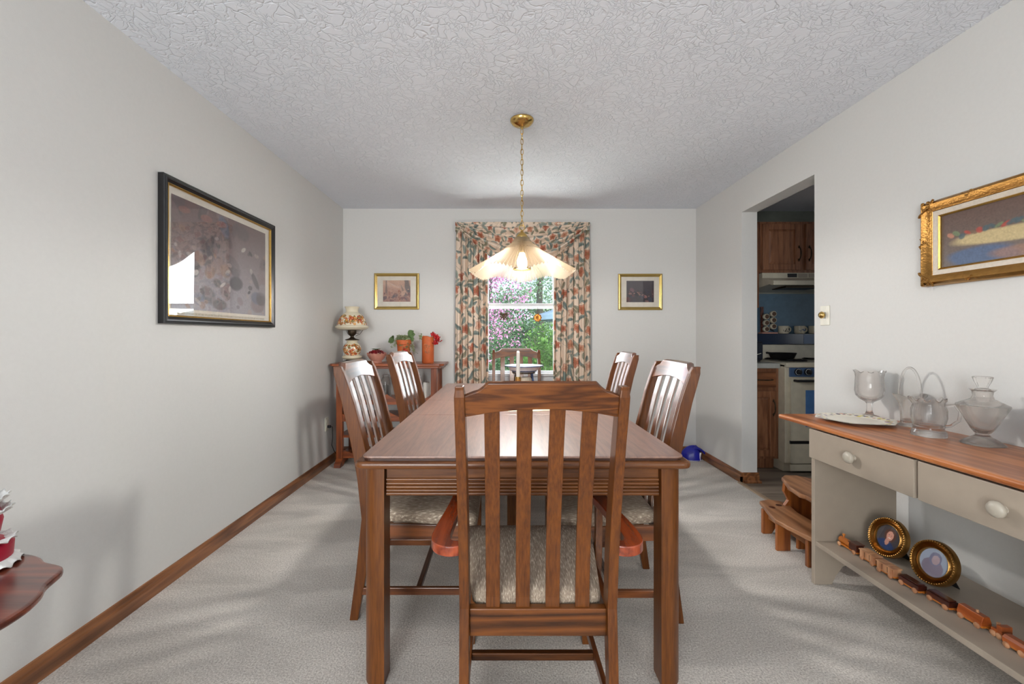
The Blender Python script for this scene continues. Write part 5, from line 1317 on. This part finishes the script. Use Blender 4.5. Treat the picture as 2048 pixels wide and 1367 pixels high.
# ------------------------------------------------------------------ garden beyond the window
G0 = -.45
struct(MB().box(-30, 30, YB + .3, 60, G0 - .1, G0).go('ground', M['grass']))
def leaves(center, rad, n, size, seed, sub=None):
    r = np.random.default_rng(seed); p = r.normal(0, 1, (n, 3)); p /= np.linalg.norm(p, axis=1)[:, None]
    p *= (r.random((n, 1)) ** .4); 
    if sub: # clumps
        k = r.normal(0, 1, (sub, 3)); k /= np.linalg.norm(k, axis=1)[:, None]; k *= r.random((sub, 1)) ** .45
        p = k[r.integers(0, sub, n)] + r.normal(0, .10, (n, 3))
    p = p * np.array(rad) + np.array(center)
    a = r.normal(0, 1, (n, 3)); a /= np.linalg.norm(a, axis=1)[:, None]; b_ = np.cross(a, r.normal(0, 1, (n, 3))); b_ /= np.linalg.norm(b_, axis=1)[:, None]
    s = size * r.uniform(.6, 1.3, (n, 1)); a, b_ = a * s, b_ * s * .6
    V = np.stack([p - a, p - b_, p + a, p + b_], 1).reshape(-1, 3); F = np.arange(4 * n).reshape(n, 4)
    return mkmesh(V.tolist(), F.tolist(), 'leaves')
def branches(m, p, d, L, r, depth, R, spread=.5, tips=None):
    p2 = p + d * L; mid = (p + p2) / 2 + Vector((R.uniform(-1, 1), R.uniform(-1, 1), R.uniform(-.4, .4))) * L * .06
    m.tube([p, mid, p2], [r, r * .85, r * .68], 5)
    if tips is not None and depth <= 1: tips.append(p2)
    if depth == 0: return
    for k in range(3 if depth > 2 else 3):
        nd = (d + Vector((R.uniform(-1, 1), R.uniform(-1, 1), R.uniform(-.5, .9))) * spread).normalized()
        branches(m, p2 if k else mid, nd, L * R.uniform(.62, .85), r * .62, depth - 1, R, spread, tips)
def tree(name, label, cat, base, h, crown, mtl, n, size, seed, bark, group=None, sub=30, depth=5, spread=.55, cz=.62):
    R = random.Random(seed); t = thing(name, label, cat, base, 0, group)
    m = MB(); m.tube([(0, 0, 0), (.02, 0, h * .15), (0, .02, h * .3)], [.035 * h ** .8, .028 * h ** .8, .024 * h ** .8], 8)
    branches(m, Vector((0, .02, h * .28)), Vector((0, 0, 1)), h * .2, .022 * h ** .8, depth, R, spread)
    m.go('branches', bark, t, smooth=True)
    o = link('foliage', leaves((0, 0, h * cz), crown, n, size, seed, sub), mtl, t); o['kind'] = 'stuff'
    return t
tree('redbud_tree', 'pink blossoming tree seen through the left half of the window', 'tree', (-.55, 8.2, G0), 3.9, (1.15, .9, 1.5), M['blossom'], 5200, .028, 1, M['barkdark'], sub=90, cz=.60)
tree('bare_tree', 'tall budding tree behind the blossoms, left of the window centre', 'tree', (-.5, 13, G0), 8.0, (2.6, 1.5, 3), M['green2'], 5000, .04, 2, M['bark'], 'budding trees in the garden', 120, 6, .6)
tree('bare_tree', 'tall budding tree standing behind the garden, middle of the window', 'tree', (1.3, 15, G0), 9.0, (2.4, 1.5, 3), M['green2'], 4200, .04, 5, M['bark'], 'budding trees in the garden', 120, 6, .6)
tree('bare_tree', 'tall budding tree at the right side of the window view', 'tree', (2.9, 12.5, G0), 8.0, (2.4, 1.5, 3), M['green2'], 7000, .04, 8, M['bark'], 'budding trees in the garden', 120, 6, .6)
def shrub(label, base, rad, mtl, n, size, seed, group='green shrubs outside the window'):
    t = thing('shrub', label, 'shrub', base, 0, group); R = random.Random(seed); m = MB()
    for k in range(9):
        a = R.random() * 6.3; m.tube([(0, 0, 0), (.3 * rad[0] * math.cos(a), .3 * rad[1] * math.sin(a), rad[2] * .9), (.7 * rad[0] * math.cos(a), .7 * rad[1] * math.sin(a), rad[2] * 1.7)], [.02, .014, .006], 5)
    m.go('stems', M['bark'], t)
    o = link('foliage', leaves((0, 0, rad[2]), rad, n, size, seed, 60), mtl, t); o['kind'] = 'stuff'
shrub('bright green shrub at the right side of the window view', (1.05, 9.0, G0), (.75, .6, .95), M['green1'], 6500, .035, 3)
shrub('dark green shrub behind the blossoming tree, low at the left', (-.6, 10.0, G0), (1.1, .6, .85), M['green3'], 6500, .035, 4)
shrub('dark green shrub in the middle of the window view', (.45, 11.5, G0), (.9, .6, 1.1), M['green3'], 6000, .035, 6)
shrub('light green hedge shrub far back across the garden', (.8, 18, G0), (5.5, .8, 2.0), M['green2'], 15000, .07, 7)
def parasol():
    t = thing('patio_umbrella', 'blue-grey patio umbrella standing outside at the right of the window', 'umbrella', (1.55, 7.4, G0))
    rings = []
    n = 8
    MB().lathe([(1.0, 1.98), (.02, 2.30), (.01, 2.31), (.97, 1.965)], 8).go('canopy', M['umbrella'], t)
    MB().lathe([(1.0, 1.98), (.995, 1.90), (.985, 1.90), (.99, 1.975)], 8).go('valance', M['umbrella'], t)
    MB().tube([(0, 0, 0), (0, 0, 2.36)], .02, 10).go('pole', M['wax'], t)
    MB().lathe([(.001, 0), (.22, 0), (.22, .05), (.04, .08), (.001, .08)], 20).go('base', M['iron'], t)
parasol()
